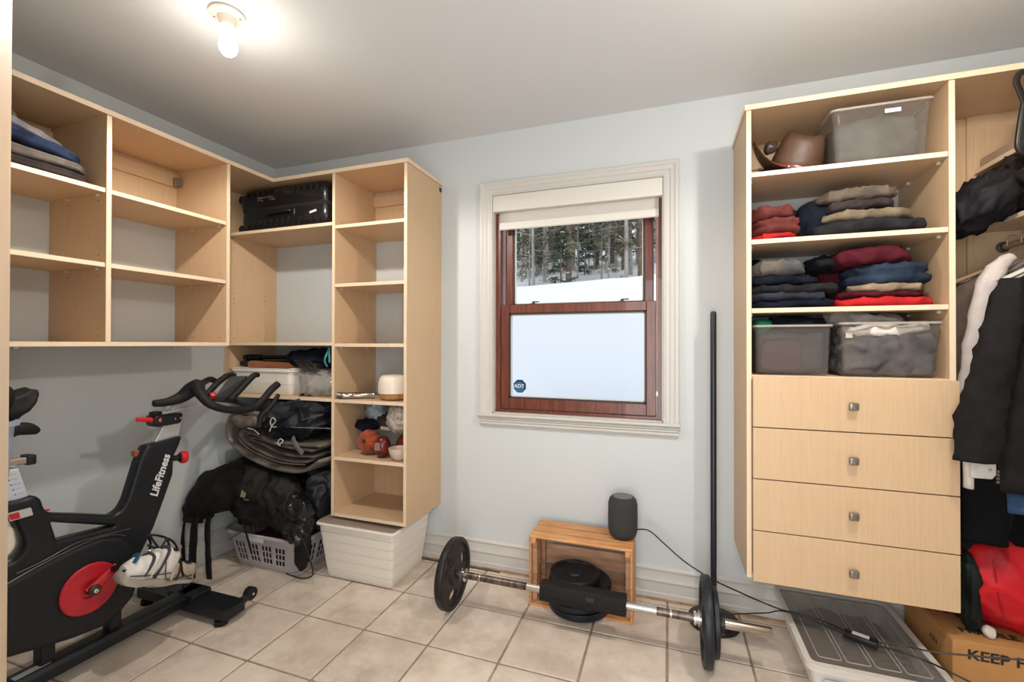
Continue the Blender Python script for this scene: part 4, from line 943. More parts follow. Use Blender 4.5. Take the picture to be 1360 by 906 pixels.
# crank and pedal
ce = Vector((XS+.055, *yz([(156, 750)], XS+.055)[0])); c0 = Vector((XS+.035, cy_, cz_))
mb = MB(); mb.tube([c0-(ce-c0)*.12, c0+(ce-c0)*.3, ce], [(.024, .011), (.019, .009), (.014, .009)], 16, up=(1, 0, 0)); cr = mb.build('crank', REDP, bike)
MB().lathe([(.020, -.012), (.020, .018), (.016, .021), (.001, .021)], c0, (1, 0, 0), 24).build('crank_hub', mat('hub_dark', (.05, .02, .02), .4), cr)
MB().lathe([(.009, .019), (.009, .026), (.005, .028), (.0005, .026)], c0, (1, 0, 0), 20).build('hub_bolt', CHROME, cr)
pe = ce+Vector((.05, .03, .0))
mb = MB(); mb.cyl(ce-Vector((.012, 0, 0)), ce+Vector((.10, 0, 0)), .007).box(ce.x+.015, ce.x+.10, ce.y-.035, ce.y+.05, ce.z-.010, ce.z+.010, .004); mb.build('pedal', BLKP, bike)
mb = MB()
def p3(px, py, X): return pt(px, py, X=X)
cage = [[(196, 742, -2.10), (200, 722, -2.10), (197, 712, -2.09), (207, 711, -2.08), (222, 715, -2.08), (232, 722, -2.07), (238, 738, -2.07), (243, 765, -2.10)], [(196, 724, -2.09), (212, 728, -2.05), (222, 714, -2.05)], [(200, 713, -2.06), (210, 727, -2.05), (220, 735, -2.05), (218, 743, -2.06), (209, 739, -2.07)], [(222, 716, -2.05), (226, 729, -2.05), (227, 738, -2.05), (219, 744, -2.06)]]
for c in cage: mb.tube([p3(*q) for q in c], .0045, 8, sub=5)
mb.tube([p3(243, 765, -2.10), p3(244, 778, -2.14), p3(240, 790, -2.18)], .004, 8, sub=4)
mb.build('toe_cage', BLKP, bike)
MB().lathe([(.009, 0), (.009, .006), (.001, .007)], p3(199, 733, -2.07), (1, -.6, .2), 14).build('cage_buckle', CHROME, bike)
# base rail and stabilisers
mb = MB(); mb.prism(roundpoly([(XS-.088, .052), (XS+.002, .052), (XS+.002, .088), (XS-.010, .104), (XS-.076, .104), (XS-.088, .088)], .004, 2), .50, 1.60, 'y'); mb.build('base_rail', FRAME, bike, angle=30)
for y0, wd in ((1.56, .60), (.58, .56)):
    mb = MB(); x0, x1 = BX-wd/2, BX+wd/2
    mb.prism(roundpoly([(x0, y0-.055), (x1, y0-.055), (x1+.004, y0+.055), (x0-.004, y0+.055)], .015, 3), .034, .078, 'z'); mb.box(BX-.085, BX+.085, y0-.05, y0+.05, .07, .104, .008, seg=2)
    sb = mb.build('stabiliser', FRAME, bike, angle=30)
    for x in (x0+.05, x1-.05): MB().lathe([(.028, 0), (.030, .004), (.028, .022), (.012, .030), (.012, .04)], (x, y0-.03, 0), seg=20).build('foot', BLK, bike)
    if y0 > 1:
        for x in (x1-.03, x0+.03):
            mb = MB(); wc = Vector((x, y0+.105, .075)); mb.cyl(wc-Vector((.014, 0, 0)), wc+Vector((.014, 0, 0)), .030, seg=26); mb.build('transport_wheel', BLK, bike)
            mb = MB(); mb.tube([(x, y0+.03, .055), (x, y0+.07, .062), (x, y0+.105, .075)], [(.022, .020), (.020, .016), (.019, .013)], 12, up=(1, 0, 0)); mb.build('wheel_bracket', FRAME, bike)
            MB().cyl(wc-Vector((.022, 0, 0)), wc+Vector((.022, 0, 0)), .006, seg=12).build('wheel_bolt', CHROME, bike)
for a, b in (((60, 858), (62, 878)), ((150, 818), (158, 836))):
    p = yz([a], BX)[0]; MB().box(BX-.03, BX+.02, p[0]-.022, p[0]+.022, .10, p[1]+.03, .004).build('shroud_mount', FRAME, bike)
MB().box(XS-.05, XS-.02, .93, 1.03, .1045, .1052).build('warning_label', mat('label_white', (.50, .50, .52), .5), bike)
# handlebar post, lever, slider, knob
hp = yz([(205, 590), (231, 537), (247, 537), (236, 586)], BX+.012)
plate('handlebar_post', [roundpoly(hp, .004)], BX-.03, BX+.012, 'x', ALU, bike, bev=.003)
lv = yz([(208, 568), (205, 561), (206, 553), (214, 551), (244, 548), (241, 562)], BX+.03)
hs = plate('lever_housing', [roundpoly(lv, .012)], BX-.035, BX+.030, 'x', FRAME, bike, bev=.006)
for q in ((213, 559), (233, 556), (240, 555)): MB().lathe([(.005, 0), (.005, .003), (.001, .004)], (BX+.029, *yz([q], BX+.03)[0]), (1, 0, 0), 12).build('screw', CHROME, hs)
mb = MB(); a = Vector((BX+.01, *yz([(207, 558)], BX+.01)[0])); b = Vector((BX+.01, *yz([(181, 557)], BX+.01)[0])); mb.tube([a+Vector((0, .01, 0)), a, a.lerp(b, .25), b], [(.020, .024), (.018, .022), (.012, .009), (.009, .004)], 12, up=(1, 0, 0), sub=4); mb.build('red_lever', REDP, bike)
p0 = yz([(205, 549)], BX)[0]; p1 = yz([(300, 531)], BX)[0]
a = Vector((BX, *p0)); b = Vector((BX, *p1)); dd = (b-a).normalized(); R_ = Matrix(((1, 0, 0), (0, dd.y, -dd.z), (0, dd.z, dd.y)))
L_ = (b-a).length; m_ = (a+b)/2
MB().box(m_.x-.02, m_.x+.02, m_.y-L_/2, m_.y+L_/2, m_.z-.012, m_.z+.006, .003, rot=R_).build('slider_rail', ALU, bike)
MB().box(a.x-.022, a.x+.022, a.y-.012, a.y+.022, a.z-.012, a.z+.008, .005, rot=R_, seg=2).build('slider_end', BLKP, bike)
kn = Vector((BX, *yz([(229, 609)], BX)[0])); kd = Vector((.25, .95, -.05)).normalized()
MB().lathe([(.013, -.01), (.013, .02), (.020, .026), (.024, .034), (.022, .048), (.012, .052)], kn, kd, 24).build('adjust_knob', BLKP, bike)
MB().lathe([(.024, .030), (.0285, .034), (.030, .048), (.026, .058), (.023, .056), (.001, .055)], kn, kd, 26).build('knob_ring', REDP, bike)
# handlebars
def pth(l): return [pt(q[0], q[1], X=q[2]) for q in l]
mb = MB()
mb.tube(pth([(204, 536, -2.17), (222, 534, -2.165), (240, 528, -2.16), (254, 518, -2.14), (264, 514, -2.11)]), [.015, .019, .027, .036, .040], 16, sub=5)
mb.tube(pth([(262, 512, -2.12), (268, 526, -2.05), (283, 539, -2.0), (310, 545, -1.99), (336, 542, -1.985), (350, 530, -1.985), (360, 518, -1.985), (369, 510, -1.985)]), [.032, .022, .018, .0175, .017, .0175, .0185, .018], 16, sub=6)
mb.build('handlebar_grip', PAD, bike, angle=60)
mb = MB(); mb.tube(pth([(257, 518, -2.16), (264, 513, -2.27), (272, 507, -2.36), (280, 504, -2.41), (289, 508, -2.42)]), [.022, .017, .016, .016, .015], 14, sub=5); mb.build('handlebar_grip', PAD, bike, angle=60)
for l in ([(272, 527, -2.20), (281, 517, -2.20), (292, 506, -2.20), (303, 499, -2.20), (312, 499, -2.20)], [(306, 531, -2.08), (316, 521, -2.08), (327, 509, -2.08), (337, 499, -2.08), (343, 498, -2.08)]):
    MB().tube(pth(l), [.015, .015, .0155, .0155, .013], 14, sub=5).build('aero_bar', PAD, bike, angle=60)
MB().tube(pth([(344, 568, -1.99), (347, 552, -1.99), (354, 546, -1.985), (364, 534, -1.98), (370, 524, -1.98)]), [.012, .014, .015, .0135, .010], 12, sub=5).build('brake_horn', PAD, bike, angle=60)
MB().tube(pth([(264, 520, -2.10), (285, 530, -2.14), (312, 533, -2.10), (335, 542, -1.99)]), .012, 12, sub=5).build('cross_bar', PAD, bike)
cq = [pt(284, 528, X=-2.13), pt(306, 500, X=-2.13), pt(329, 499, X=-2.10), pt(312, 527, X=-2.10)]
mb = MB(); nrm = Vector((0, .3, 1)).normalized()*.022
A = [mb.bm.verts.new(q) for q in cq]; B = [mb.bm.verts.new(q-nrm) for q in cq]; mb.bridge(A, B); mb.cap(A); mb.cap(B); co = mb.build('console', BLKP, bike, False)
mb = MB(); c_ = sum(cq, Vector())/4; A = [mb.bm.verts.new(c_+(q-c_)*.75+nrm*.08) for q in cq]; B = [mb.bm.verts.new(c_+(q-c_)*.75) for q in cq]; mb.bridge(A, B); mb.cap(A); mb.cap(B); mb.build('screen', mat('grey_lcd', (.16, .17, .18), .25), co, False)
MB().lathe([(.010, -.02), (.013, -.012), (.014, .0), (.013, .010), (.004, .013)], pt(283, 525, X=-2.10), (.6, -.4, .6), 18).build('red_knob', REDP, bike)
# seat
st_ = yz([(-60, 566), (-30, 558), (0, 560), (20, 562), (38, 561), (46, 567), (48, 573), (44, 577), (18, 578), (8, 583), (-20, 585), (-60, 580)], BX)
mb = MB(); P = roundpoly(st_, .008, 3); prev = None
for s_, dx in ((.80, -.030), (.95, -.024), (1, -.012), (1, .012), (.95, .024), (.80, .030)):
    cyy = sum(p[0] for p in P)/len(P); czz = sum(p[1] for p in P)/len(P)
    R = [mb.bm.verts.new((BX+dx*(1+max(0, (.95-a)*4)), a, czz+(b-czz)*s_)) for a, b in P]
    if prev: mb.bridge(prev, R)
    else: mb.cap(R)
    prev = R
mb.cap(prev); mb.build('saddle', PAD, bike, True, angle=70)
a = Vector((BX, *yz([(-30, 622)], BX)[0])); b = Vector((BX, *yz([(33, 611)], BX)[0])); m_ = (a+b)/2; L_ = (b-a).length; dd = (b-a).normalized(); R_ = Matrix(((1, 0, 0), (0, dd.y, -dd.z), (0, dd.z, dd.y)))
MB().box(m_.x-.02, m_.x+.02, m_.y-L_/2, m_.y+L_/2, m_.z-.012, m_.z+.012, .003, rot=R_).build('saddle_slider', CHROME, bike)
MB().box(b.x-.026, b.x+.026, b.y-.004, b.y+.022, b.z-.018, b.z+.018, .005, rot=R_, seg=2).build('slider_end', BLKP, bike)
MB().cyl((BX, m_.y, m_.z+.01), (BX, m_.y, m_.z+.12), .018).build('saddle_stem', BLKP, bike)
sp = plate('saddle_post', [roundpoly(yz([(-14, 630), (25, 622), (40, 664), (0, 676)], BX+.02), .003)], BX-.025, BX+.020, 'x', mat('pale_aluminium', (.62, .68, .78), .4, metal=.3), bike, bev=.003)
for k in range(6):
    q = yz([(9+k*2.9, 632+k*6.3)], BX+.021)[0]; MB().lathe([(.0022, 0), (.0022, .0012)], (BX+.020, *q), (1, 0, 0), 8).build('height_mark', BLKP, sp)
    MB().box(BX+.0200, BX+.0206, q[0]+.006, q[0]+.024, q[1], q[1]+.0015).build('height_line', mat('line_grey', (.3, .3, .32), .5), sp)
# bucket with gloves behind the saddle
BK = pt(27, 558, X=-2.06)+Vector((0, -.093, -.225)); KX, KY, KZ = BK
t = thing('plastic_bucket', (KX, KY, KZ), 'clear plastic bucket with black gloves at the far left behind the saddle', 'bucket')
MB().lathe([(.055, 0), (.058, .004), (.074, .215), (.086, .216), (.086, .232), (.074, .232), (.071, .222), (.055, .008), (.001, .007)], (KX, KY, KZ), seg=30).build('bucket_body', clearmat('bucket_plastic', (.75, .82, .95), .3, .1, .5, (.62, .70, .85)), t)
o = cloth('black_glove', (KX, KY+.0, KZ+.30), (.13, .13, .12), PAD, seed=101, amp=.02, wr=.01, e=2.2); tag(o, 'upper black padded glove on the clear bucket at the far left', 'glove')
o = cloth('black_glove', (KX-.02, KY+.065, KZ+.265), (.10, .15, .09), PAD, seed=103, amp=.018, wr=.01, e=2.2, tilt=(0, .4)); tag(o, 'lower black glove tilted over the bucket rim at the far left', 'glove')

# shoes hanging on the near pedal
SHW = mat('shoe_white', (.74, .71, .67), .5, var=.15, vscale=30, bump=.1, bscale=200)
def shoe(name, label, c, L_, heading, pitch, m, blue=None, roll=0.0, zs=1.0):
    t = thing(name, c, label, 'shoe', 'pair of cycling shoes on the bike pedal')
    R_ = Matrix.Rotation(heading, 3, 'Z') @ Matrix.Rotation(pitch, 3, 'Y') @ Matrix.Rotation(roll, 3, 'X'); c = Vector(c)
    def W(x, y, z): return c + R_ @ Vector((x*L_, y*L_*(1+(zs-1)*.5), z*L_*zs))
    secs = [(-.02, .04, .10, .14), (.02, .10, .04, .22), (.10, .135, .02, .27), (.25, .155, .02, .29), (.40, .15, .03, .33), (.55, .13, .05, .40), (.68, .12, .06, .44), (.80, .125, .06, .43), (.92, .115, .06, .42), (.985, .08, .08, .40), (1.0, .04, .12, .34)]
    mb = MB(); prev = None; n = 20
    for x, w_, z0, z1 in secs:
        R = []
        for i in range(n):
            a = 2*pi*i/n; y = w_*(abs(cos(a))**.7)*(1 if cos(a) > 0 else -1); zz = (z0+z1)/2+(z1-z0)/2*sin(a)*(1 if sin(a) > 0 else 1)
            y *= 1-.35*max(0, sin(a))
            R.append(mb.bm.verts.new(W(x, y, zz)))
        if prev: mb.bridge(prev, R)
        else: mb.cap(R)
        prev = R
    mb.cap(prev); mb.build('upper', m, t, True, angle=80)
    mb = MB(); prev = None
    for x, w_, z0, z1 in secs:
        R = [mb.bm.verts.new(W(x+(-.01 if x < 0 else (.01 if x > .98 else 0)), s_*w_*1.06, z0+dz)) for s_, dz in ((-1, .055), (-1, -.015), (-.5, -.03), (.5, -.03), (1, -.015), (1, .055))]
        if prev: mb.bridge(prev, R)
        else: mb.cap(R)
        prev = R
    mb.cap(prev); mb.build('sole', mat('shoe_sole', (.40, .36, .31), .5), t, True, angle=40)
    mb = MB(); mb.lathe([(.085*L_, 0), (.09*L_, .02*L_), (.07*L_, .03*L_), (.05*L_, -.02*L_), (.001, -.03*L_)], W(.78, 0, .42), R_ @ Vector((-.1, 0, 1)), 20, sx=1.0); mb.build('collar', PAD, t)
    for k, x in enumerate((.34, .46, .58)):
        zt = (.31, .36, .41)[k]; mb = MB(); mb.tube([W(x-.02, -.155, .12), W(x, -.135, .24), W(x+.02, -.07, zt), W(x+.02, .07, zt), W(x, .135, .24)], [(.045*L_, .012*L_)]*5, 8, sub=3, up=tuple(R_ @ Vector((1, 0, 0)))); mb.build('strap', mat('strap_black', (.05, .05, .055), .5) if k != 1 else mat('strap_white', (.6, .57, .52), .5), t)
    mb = MB(); mb.tube([W(.05, -.145, .10), W(.3, -.168, .13), W(.6, -.148, .16), W(.9, -.13, .2)], .012*L_, 6, sub=4).tube([W(.6, -.145, .30), W(.8, -.14, .16), W(.95, -.11, .12)], .01*L_, 6, sub=4); mb.build('side_stripe', mat('strap_black', (.05, .05, .055), .5), t)
    if blue:
        mb = MB(); mb.tube([W(.04, -.06, .215), W(.10, 0, .275), W(.12, .08, .24)], [(.07*L_, .02*L_)]*3, 10, sub=3, up=tuple(R_ @ Vector((1, 0, 0)))); mb.build('toe_patch', mat('shoe_blue', (.02, .10, .17), .4), t)
    return t
pa = pt(147, 746, X=-2.03); pb = pt(208, 775, X=-2.06)
shoe('cycling_shoe', 'white cycling shoe with blue toe and black straps hanging on the near pedal', tuple(pa+Vector((.0, .012, -.085))), .205, radians(96), radians(34), SHW, True, radians(12), 1.75)
pa = pt(186, 748, X=-2.13)
shoe('cycling_shoe', 'beige cycling shoe half hidden behind the white one on the pedal', tuple(pa+Vector((0, .0, -.10))), .22, radians(88), radians(24), mat('shoe_beige', (.42, .36, .28), .6, var=.2, vscale=20), None)

# ================================================================== BARBELL, CRATE, SPEAKER
bbl = thing('barbell', (-.3, 2.0, 0), 'barbell with black weight plates and a foam pad lying on the tiles', 'barbell')
BY, BZ = 2.0, .172
IRON = mat('black_iron', (.008, .011, .017), .42, spec=.4, bump=.12, bscale=150); IRONW = mat('worn_black_iron', (.013, .011, .011), .45, spec=.4, var=.4, vscale=12, bump=.12, bscale=150)
WORN = mat('worn_bar_steel', (.22, .175, .145), .36, metal=.85, col2=(.08, .06, .05), vscale=16, stretch=(3, 1, 1))
def bxx(px): return pt(px, 760+(px-617)*.191, Y=BY).x
MB().cyl((bxx(604)-.05, BY, BZ), (.18, BY, BZ), .0165).build('bar', WORN, bbl)
MB().cyl((bxx(700), BY, BZ), (bxx(872), BY, BZ), .0168).build('bar_centre', mat('bright_bar_steel', (.62, .61, .60), .25, metal=1), bbl)
for px in (638, 891): MB().cyl((bxx(px)-.003, BY, BZ), (bxx(px)+.003, BY, BZ), .0178).build('ring_mark', CHROME, bbl)
MB().lathe([(.017, 0), (.0185, .002), (.0185, .205), (.016, .212), (.001, .213)], (.172, BY, BZ), (1, 0, 0), 28).build('sleeve', mat('sleeve_steel', (.50, .44, .37), .25, metal=1, var=.15, vscale=10), bbl)
def collar(x): MB().lathe([(.016, -.02), (.026, -.018), (.027, -.010), (.020, -.008), (.020, -.003), (.030, -.001), (.030, .010), (.016, .012)], (x, BY, BZ), (1, 0, 0), 28).build('collar', CHROME, bbl)
collar(bxx(617)-.005); collar(.118)
def wplate(x, r, th, label=None, m=IRON, a0=.4, axis='x', c=None, parent=bbl, holes=3):
    kid = []
    for k in range(holes):
        a = a0+k*2*pi/holes; kid.append(circ(BY+cos(a)*r*.62, BZ+sin(a)*r*.60, r*.26, 18, 0, r*.15, a+pi/2))
    o = plate('weight_plate', [circ(BY, BZ, r*.97, 56), circ(BY, BZ, .0165, 20)]+kid, x-th*.28, x+th*.28, 'x', m, parent, bev=.003)
    mb = MB(); pr = [(r*.84, -.28), (r*.86, -.46), (r*.93, -.5), (r*.985, -.42), (r, -.3), (r, .3), (r*.985, .42), (r*.93, .5), (r*.86, .46), (r*.84, .28)]
    prev = None; first = None
    for rr, h in pr:
        R = mb.ring((x+h*th, BY, BZ), (1, 0, 0), rr, 64)
        if prev: mb.bridge(prev, R)
        else: first = R
        prev = R
    mb.bridge(prev, first); mb.build('rim', m, o)
    mb = MB(); prev = None
    for rr, h in ((r*.34, -.28), (r*.30, -.48), (.022, -.5), (.0165, -.45), (.0165, .45), (.022, .5), (r*.30, .48), (r*.34, .28)):
        R = mb.ring((x+h*th, BY, BZ), (1, 0, 0), rr, 48)
        if prev: mb.bridge(prev, R)
        else: first = R
        prev = R
    mb.bridge(prev, first); mb.build('hub', m, o)
    if label: o['label'] = label
    return o
wplate(bxx(604)-.008, .166, .040, 'black plate with three grip holes at the left end of the bar', IRONW, -1.75)
wplate(.147, .170, .038, 'large black plate at the right end of the bar', IRON, .5)
wplate(.179, .130, .022, 'smaller black plate outside the large one on the right', IRON, .9)
MB().lathe([(.026, 0), (.040, .002), (.042, .010), (.042, .022), (.026, .024)], (.192, BY, BZ), (1, 0, 0), 24).build('spring_clip', BLKP, bbl)
x0, x1 = bxx(719), bxx(832)
mb = MB(); ppr = roundpoly([(BY-.040, BZ-.020), (BY-.030, BZ+.036), (BY+.036, BZ+.038), (BY+.040, BZ-.032), (BY-.028, BZ-.040)], .016, 4); mb.prism(ppr, x0, x1, 'x')
pd = mb.build('foam_pad', mat('black_foam', (.016, .014, .013), .75, spec=.2, bump=.25, bscale=350), bbl, angle=50)
MB().box(x0, x1, BY-.0395, BY-.030, BZ-.010, BZ-.007).build('pad_slit', mat('pitch_black', (.003, .003, .003), .9), pd)
MB().box((x0+x1)/2+.02, (x0+x1)/2+.055, BY-.0385, BY-.0355, BZ+.003, BZ+.022, rot=Matrix.Rotation(.18, 3, 'X')).build('pad_print', mat('dull_print', (.03, .028, .027), .6), pd)
# steel pole in a flat round base
pl_ = thing('black_pole', (.20, 2.29, 0), 'tall thin black steel pole in a round base behind the barbell, right of the window', 'pole')
MB().lathe([(.0005, .0), (.108, .0), (.112, .006), (.110, .022), (.090, .030), (.05, .034), (.03, .048), (.018, .050)], (.20, 2.29, 0), seg=44).build('round_base', IRONW, pl_)
MB().lathe([(.0135, .03), (.0135, 1.442), (.010, 1.452), (.001, 1.455)], (.20, 2.29, 0), seg=18).build('shaft', mat('navy_black_paint', (.008, .014, .026), .35), pl_)
# crate standing on its side, open to the room
PINE = mat('pine_slat', (.66, .34, .14), .5, col2=(.50, .225, .08), vscale=7, stretch=(1.2, 9, 9), bump=.12, bscale=30, objrand=.10)
PIND = mat('aged_pine_slat', (.50, .30, .19), .65, col2=(.32, .17, .10), vscale=5, stretch=(1.2, 5, 9), bump=.15, bscale=30, objrand=.15)
crt = thing('wooden_crate', (-.405, 2.26, 0), 'slatted pine crate standing on its side under the speaker', 'crate')
cx0, cx1, cy0, cy1, cz1 = -.655, -.155, 2.15, 2.372, .345
for k in range(3):
    y0 = cy0+k*.0785; MB().box(cx0, cx1, y0, y0+.062, cz1-.012, cz1, .003).build('slat', PINE, crt, False); MB().box(cx0, cx1, y0, y0+.062, 0, .010, .0015).build('slat', PINE, crt, False)
for k in range(3):
    z0 = .012+k*.109; MB().box(cx0+.012, cx1-.012, cy1, cy1+.009, z0, z0+.099, .0015).build('back_slat', PIND, crt, False)
for x_ in (cx0, cx1-.011):
    for k in range(3):
        y0 = cy0+.001+k*.0755; MB().box(x_, x_+.011, y0, y0+.062, .0105, cz1-.0105, .0025).build('end_slat', PINE, crt, False)
for x_ in (cx0+.0115, cx1-.0115-.022):
    for y0 in (cy0+.026, cy1-.03): MB().box(x_, x_+.022, y0, y0+.024, .0105, cz1-.0105, .001).build('corner_post', PIND, crt, False)
    MB().box(x_, x_+.022, cy0+.002, cy0+.022, cz1-.040, cz1-.0105, .001).build('corner_block', PINE, crt, False)
# weight plates stacked in the crate
zt = pt(760, 757, Y=2.215).z
zz = .0105; n_ = 6
stk = [(.150, .045), (.152, .045), (.146, .045), (.152, .042), (.122, .046)]
sc_ = (zt-zz)/sum(h for r_, h in stk)
for k, (r_, h_) in enumerate(stk):
    hh = h_*sc_; cxx = -.425+(.010, -.004, .006, .012, -.012)[k]; cyy = 2.212+(.0, .004, -.006, .002, .0)[k]
    o = MB().lathe([(.018, .004), (.030, 0), (r_*.80, .003), (r_*.86, 0), (r_*.97, .001), (r_, .006), (r_, hh-.006), (r_*.97, hh-.001), (r_*.86, hh-.001), (r_*.80, hh-.007), (r_*.34, hh-.008), (r_*.30, hh-.001), (.022, hh-.001), (.016, hh-.006), (.001, hh-.008)], (cxx, cyy, zz), seg=56).build('weight_plate', IRON, None)
    tag(o, ['bottom', 'second lowest', 'middle', 'second highest', 'topmost'][k]+' black weight plate of the stack lying in the crate', 'weight', 'weight plates in the crate'); zz += hh+.0002
# speaker and its cable
spk = thing('smart_speaker', (-.212, 2.285, .346), 'dark grey cylindrical fabric speaker standing on the crate', 'speaker')
MB().lathe([(.040, 0), (.052, .004), (.064, .016), (.0705, .038), (.0715, .10), (.0705, .165), (.064, .188), (.054, .198), (.050, .2005)], (-.212, 2.285, .346), seg=48).build('speaker_body', mat('speaker_fabric', (.040, .042, .045), .85, bump=.6, bscale=500), spk)
MB().lathe([(.049, .198), (.047, .2015), (.001, .2005)], (-.212, 2.285, .346), seg=40).build('touch_top', mat('speaker_top', (.10, .11, .115), .35), spk)
CAB = mat('black_cable', (.010, .010, .010), .45)
P = [Vector((-.145, 2.30, .385))]+[pt(a, b, Y=y) for a, b, y in ((862, 705, 2.28), (882, 722, 2.25), (908, 745, 2.22), (945, 769, 2.17), (985, 788, 2.10), (1022, 804, 2.04))]+[pt(1045, 812, Z=.183), pt(1085, 822, Z=.180), pt(1122, 838, Z=.183)]
o = MB().tube(P, .0032, 8, sub=6).build('power_cable', CAB, None); tag(o, 'black cable from the speaker sagging down to the adapter', 'cable')
P = [pt(968, 822, Z=.004), pt(976, 816, Z=.02), pt(995, 815, Y=2.22), pt(1020, 814, Y=2.12), pt(1040, 812, Z=.18), pt(1085, 826, Z=.178), pt(1122, 843, Z=.181)]
o = MB().tube(P, .0025, 8, sub=6).build('thin_cable', CAB, None); tag(o, 'second thin black cable rising from the pole base to the bin lid', 'cable')
ac = pt(1143, 848, Z=.19); ang = -.42
ad = thing('power_adapter', tuple(ac-Vector((0, 0, .012))), 'black power adapter with white label lying on the clear bin lid', 'adapter')
R_ = Matrix.Rotation(ang, 3, 'Z'); MB().box(ac.x-.052, ac.x+.052, ac.y-.020, ac.y+.020, ac.z-.012, ac.z+.012, .005, rot=R_, seg=2).build('adapter_body', BLKP, ad)
MB().box(ac.x-.026, ac.x+.026, ac.y-.011, ac.y+.011, ac.z+.012, ac.z+.0128, rot=R_).build('adapter_label', mat('label_white', (.50, .50, .52), .5), ad)
for k, l in enumerate(([(1165, 853, None, .19), (1200, 858, None, .186), (1240, 866, 1.98, None), (1290, 871, 1.97, None), (1375, 878, 1.96, None)], [(1165, 857, None, .188), (1195, 866, None, .184), (1230, 878, None, .182), (1262, 893, 1.93, None), (1300, 912, 1.90, None)])):
    P = [pt(a, b, Y=y, Z=z_) if y is None else pt(a, b, Y=y) for a, b, y, z_ in l]
    o = MB().tube(P, .0032, 8, sub=6).build('power_cable', CAB if k else mat('grey_cable', (.05, .045, .04), .5), None); tag(o, ('upper dark cable running right from the adapter across the carton front', 'lower black cable running from the adapter over the bin edge')[k], 'cable')
# ================================================================== RIGHT CABINET CONTENTS
def fpx(name, label, x0, x1, yt, yb, m, grp, cat='clothing', Yf=2.075, depth=.29, seed=1, **k):
    a = pt(x0, yb, Y=Yf); b = pt(x1, yt, Y=Yf); zb = min(pt(x0, yb, Y=Yf).z, pt(x1, yb, Y=Yf).z); zt_ = (pt(x0, yt, Y=Yf).z+pt(x1, yt, Y=Yf).z)/2
    o = cloth(name, ((a.x+b.x)/2, Yf+depth/2, (zb+zt_)/2), (b.x-a.x, depth, max(.012, zt_-zb)), m, seed=seed, **k); return tag(o, label, cat, grp)
def stack(z0, x0, x1, items, grp, Yf=2.072, depth=.30):
    """items from the bottom: (thickness, material, name, label, dx0, dx1, layers)"""
    z = z0+.001
    for i, (th, m, nm, lb, d0, d1, ly) in enumerate(items):
        c = ((x0+d0+x1+d1)/2, Yf+depth/2+random.Random(i*7+int(x0*90)).uniform(-.008, .008), z+th/2)
        o = cloth(nm, c, (x1+d1-x0-d0, depth, th*1.10), m, seed=int(abs(x0)*100)+i*13, amp=.009, wr=.011, layers=ly, ldepth=.012, e=4.2, n=(30, 16, 8), scale=9)
        tag(o, lb, 'clothing', grp); z += th*1.04
CLP = clearmat('clear_bin_plastic', (.93, .92, .91), .25, .08, .075, (.58, .54, .51)); CLR = clearmat('clear_bin_rim', (.70, .68, .66), .4, .1, .45, (.70, .64, .58))
def clearbin(label, x0, x1, y0, y1, z0, z1, taper=.012, lid=False):
    t, b = tub('clear_bin', label, 'bin', x0, x1, y0, y1, z0, z1, CLP, taper, .001, .0022, .022, root=None, grp='clear bins in the drawer cabinet')
    mb = MB(); A0 = roundpoly([(x0-.004, y0-.004), (x1+.004, y0-.004), (x1+.004, y1+.004), (x0-.004, y1+.004)], .024, 5); A1 = roundpoly([(x0+.004, y0+.004), (x1-.004, y0+.004), (x1-.004, y1-.004), (x0+.004, y1-.004)], .018, 5)
    rs = [[mb.bm.verts.new((a, b_, zz)) for a, b_ in A] for A, zz in ((A0, z1-.008), (A0, z1), (A1, z1), (A1, z1-.008))]
    for i in range(4): mb.bridge(rs[i], rs[(i+1) % 4])
    mb.build('bin_rim', CLR, t); return t
# top shelf: hats and a clear bin
zs = 2.003
clearbin('upturned clear plastic bin of grey clothes on the top shelf of the drawer cabinet', .605, .925, 2.062, 2.39, zs, 2.215, .016)
o = cloth('grey_green_clothes', (.765, 2.225, zs+.092), (.275, .275, .172), mat('grey_green_cloth', (.11, .115, .10), .8, col2=(.045, .048, .043), vscale=9, bump=.3, bscale=500), seed=201, amp=.008, wr=.012, e=6, layers=3, ldepth=.012); tag(o, 'grey-green clothes inside the clear bin on the top shelf', 'clothing')
MB().box(.775, .825, 2.0605, 2.0615, 2.175, 2.19).build('paper_scrap', mat('white_sticker', (.75, .75, .73), .5), bpy.data.objects['clear_bin'])
LEA = mat('brown_leather_hat', (.085, .042, .024), .5, var=.25, vscale=10, bump=.1, bscale=120)
hat = thing('leather_hat', (.50, 2.20, zs), 'brown leather cowboy hat with red-brown band on the top shelf', 'hat')
hc = Vector((.505, 2.205, zs+.030)); HR = Matrix.Rotation(radians(16), 3, 'Y') @ Matrix.Rotation(radians(14), 3, 'X')
def hfn(prof, rad=True):
    mb = MB(); prev = None
    for r_, h_, el in prof:
        R = []
        for i in range(48):
            a = 2*pi*i/48; x = r_*1.18*cos(a); y = r_*.92*sin(a); zz = h_+el*cos(a)**2*abs(cos(a))
            R.append(mb.bm.verts.new(hc + HR @ Vector((x, y, zz))))
        if prev: mb.bridge(prev, R)
        prev = R
    return mb, prev
mb, last = hfn([(.160, .0, .100), (.142, -.002, .068), (.118, -.004, .034), (.095, -.004, .010), (.083, 0, 0)]); mb.build('brim', LEA, hat, True, angle=180, solid=.003)
mb, last = hfn([(.083, 0, 0), (.081, .035, 0), (.076, .075, .0), (.067, .115, .008), (.055, .138, .018), (.038, .140, .016), (.020, .118, 0), (.004, .108, 0)]); mb.build('crown', LEA, hat, True, angle=180, solid=.003)
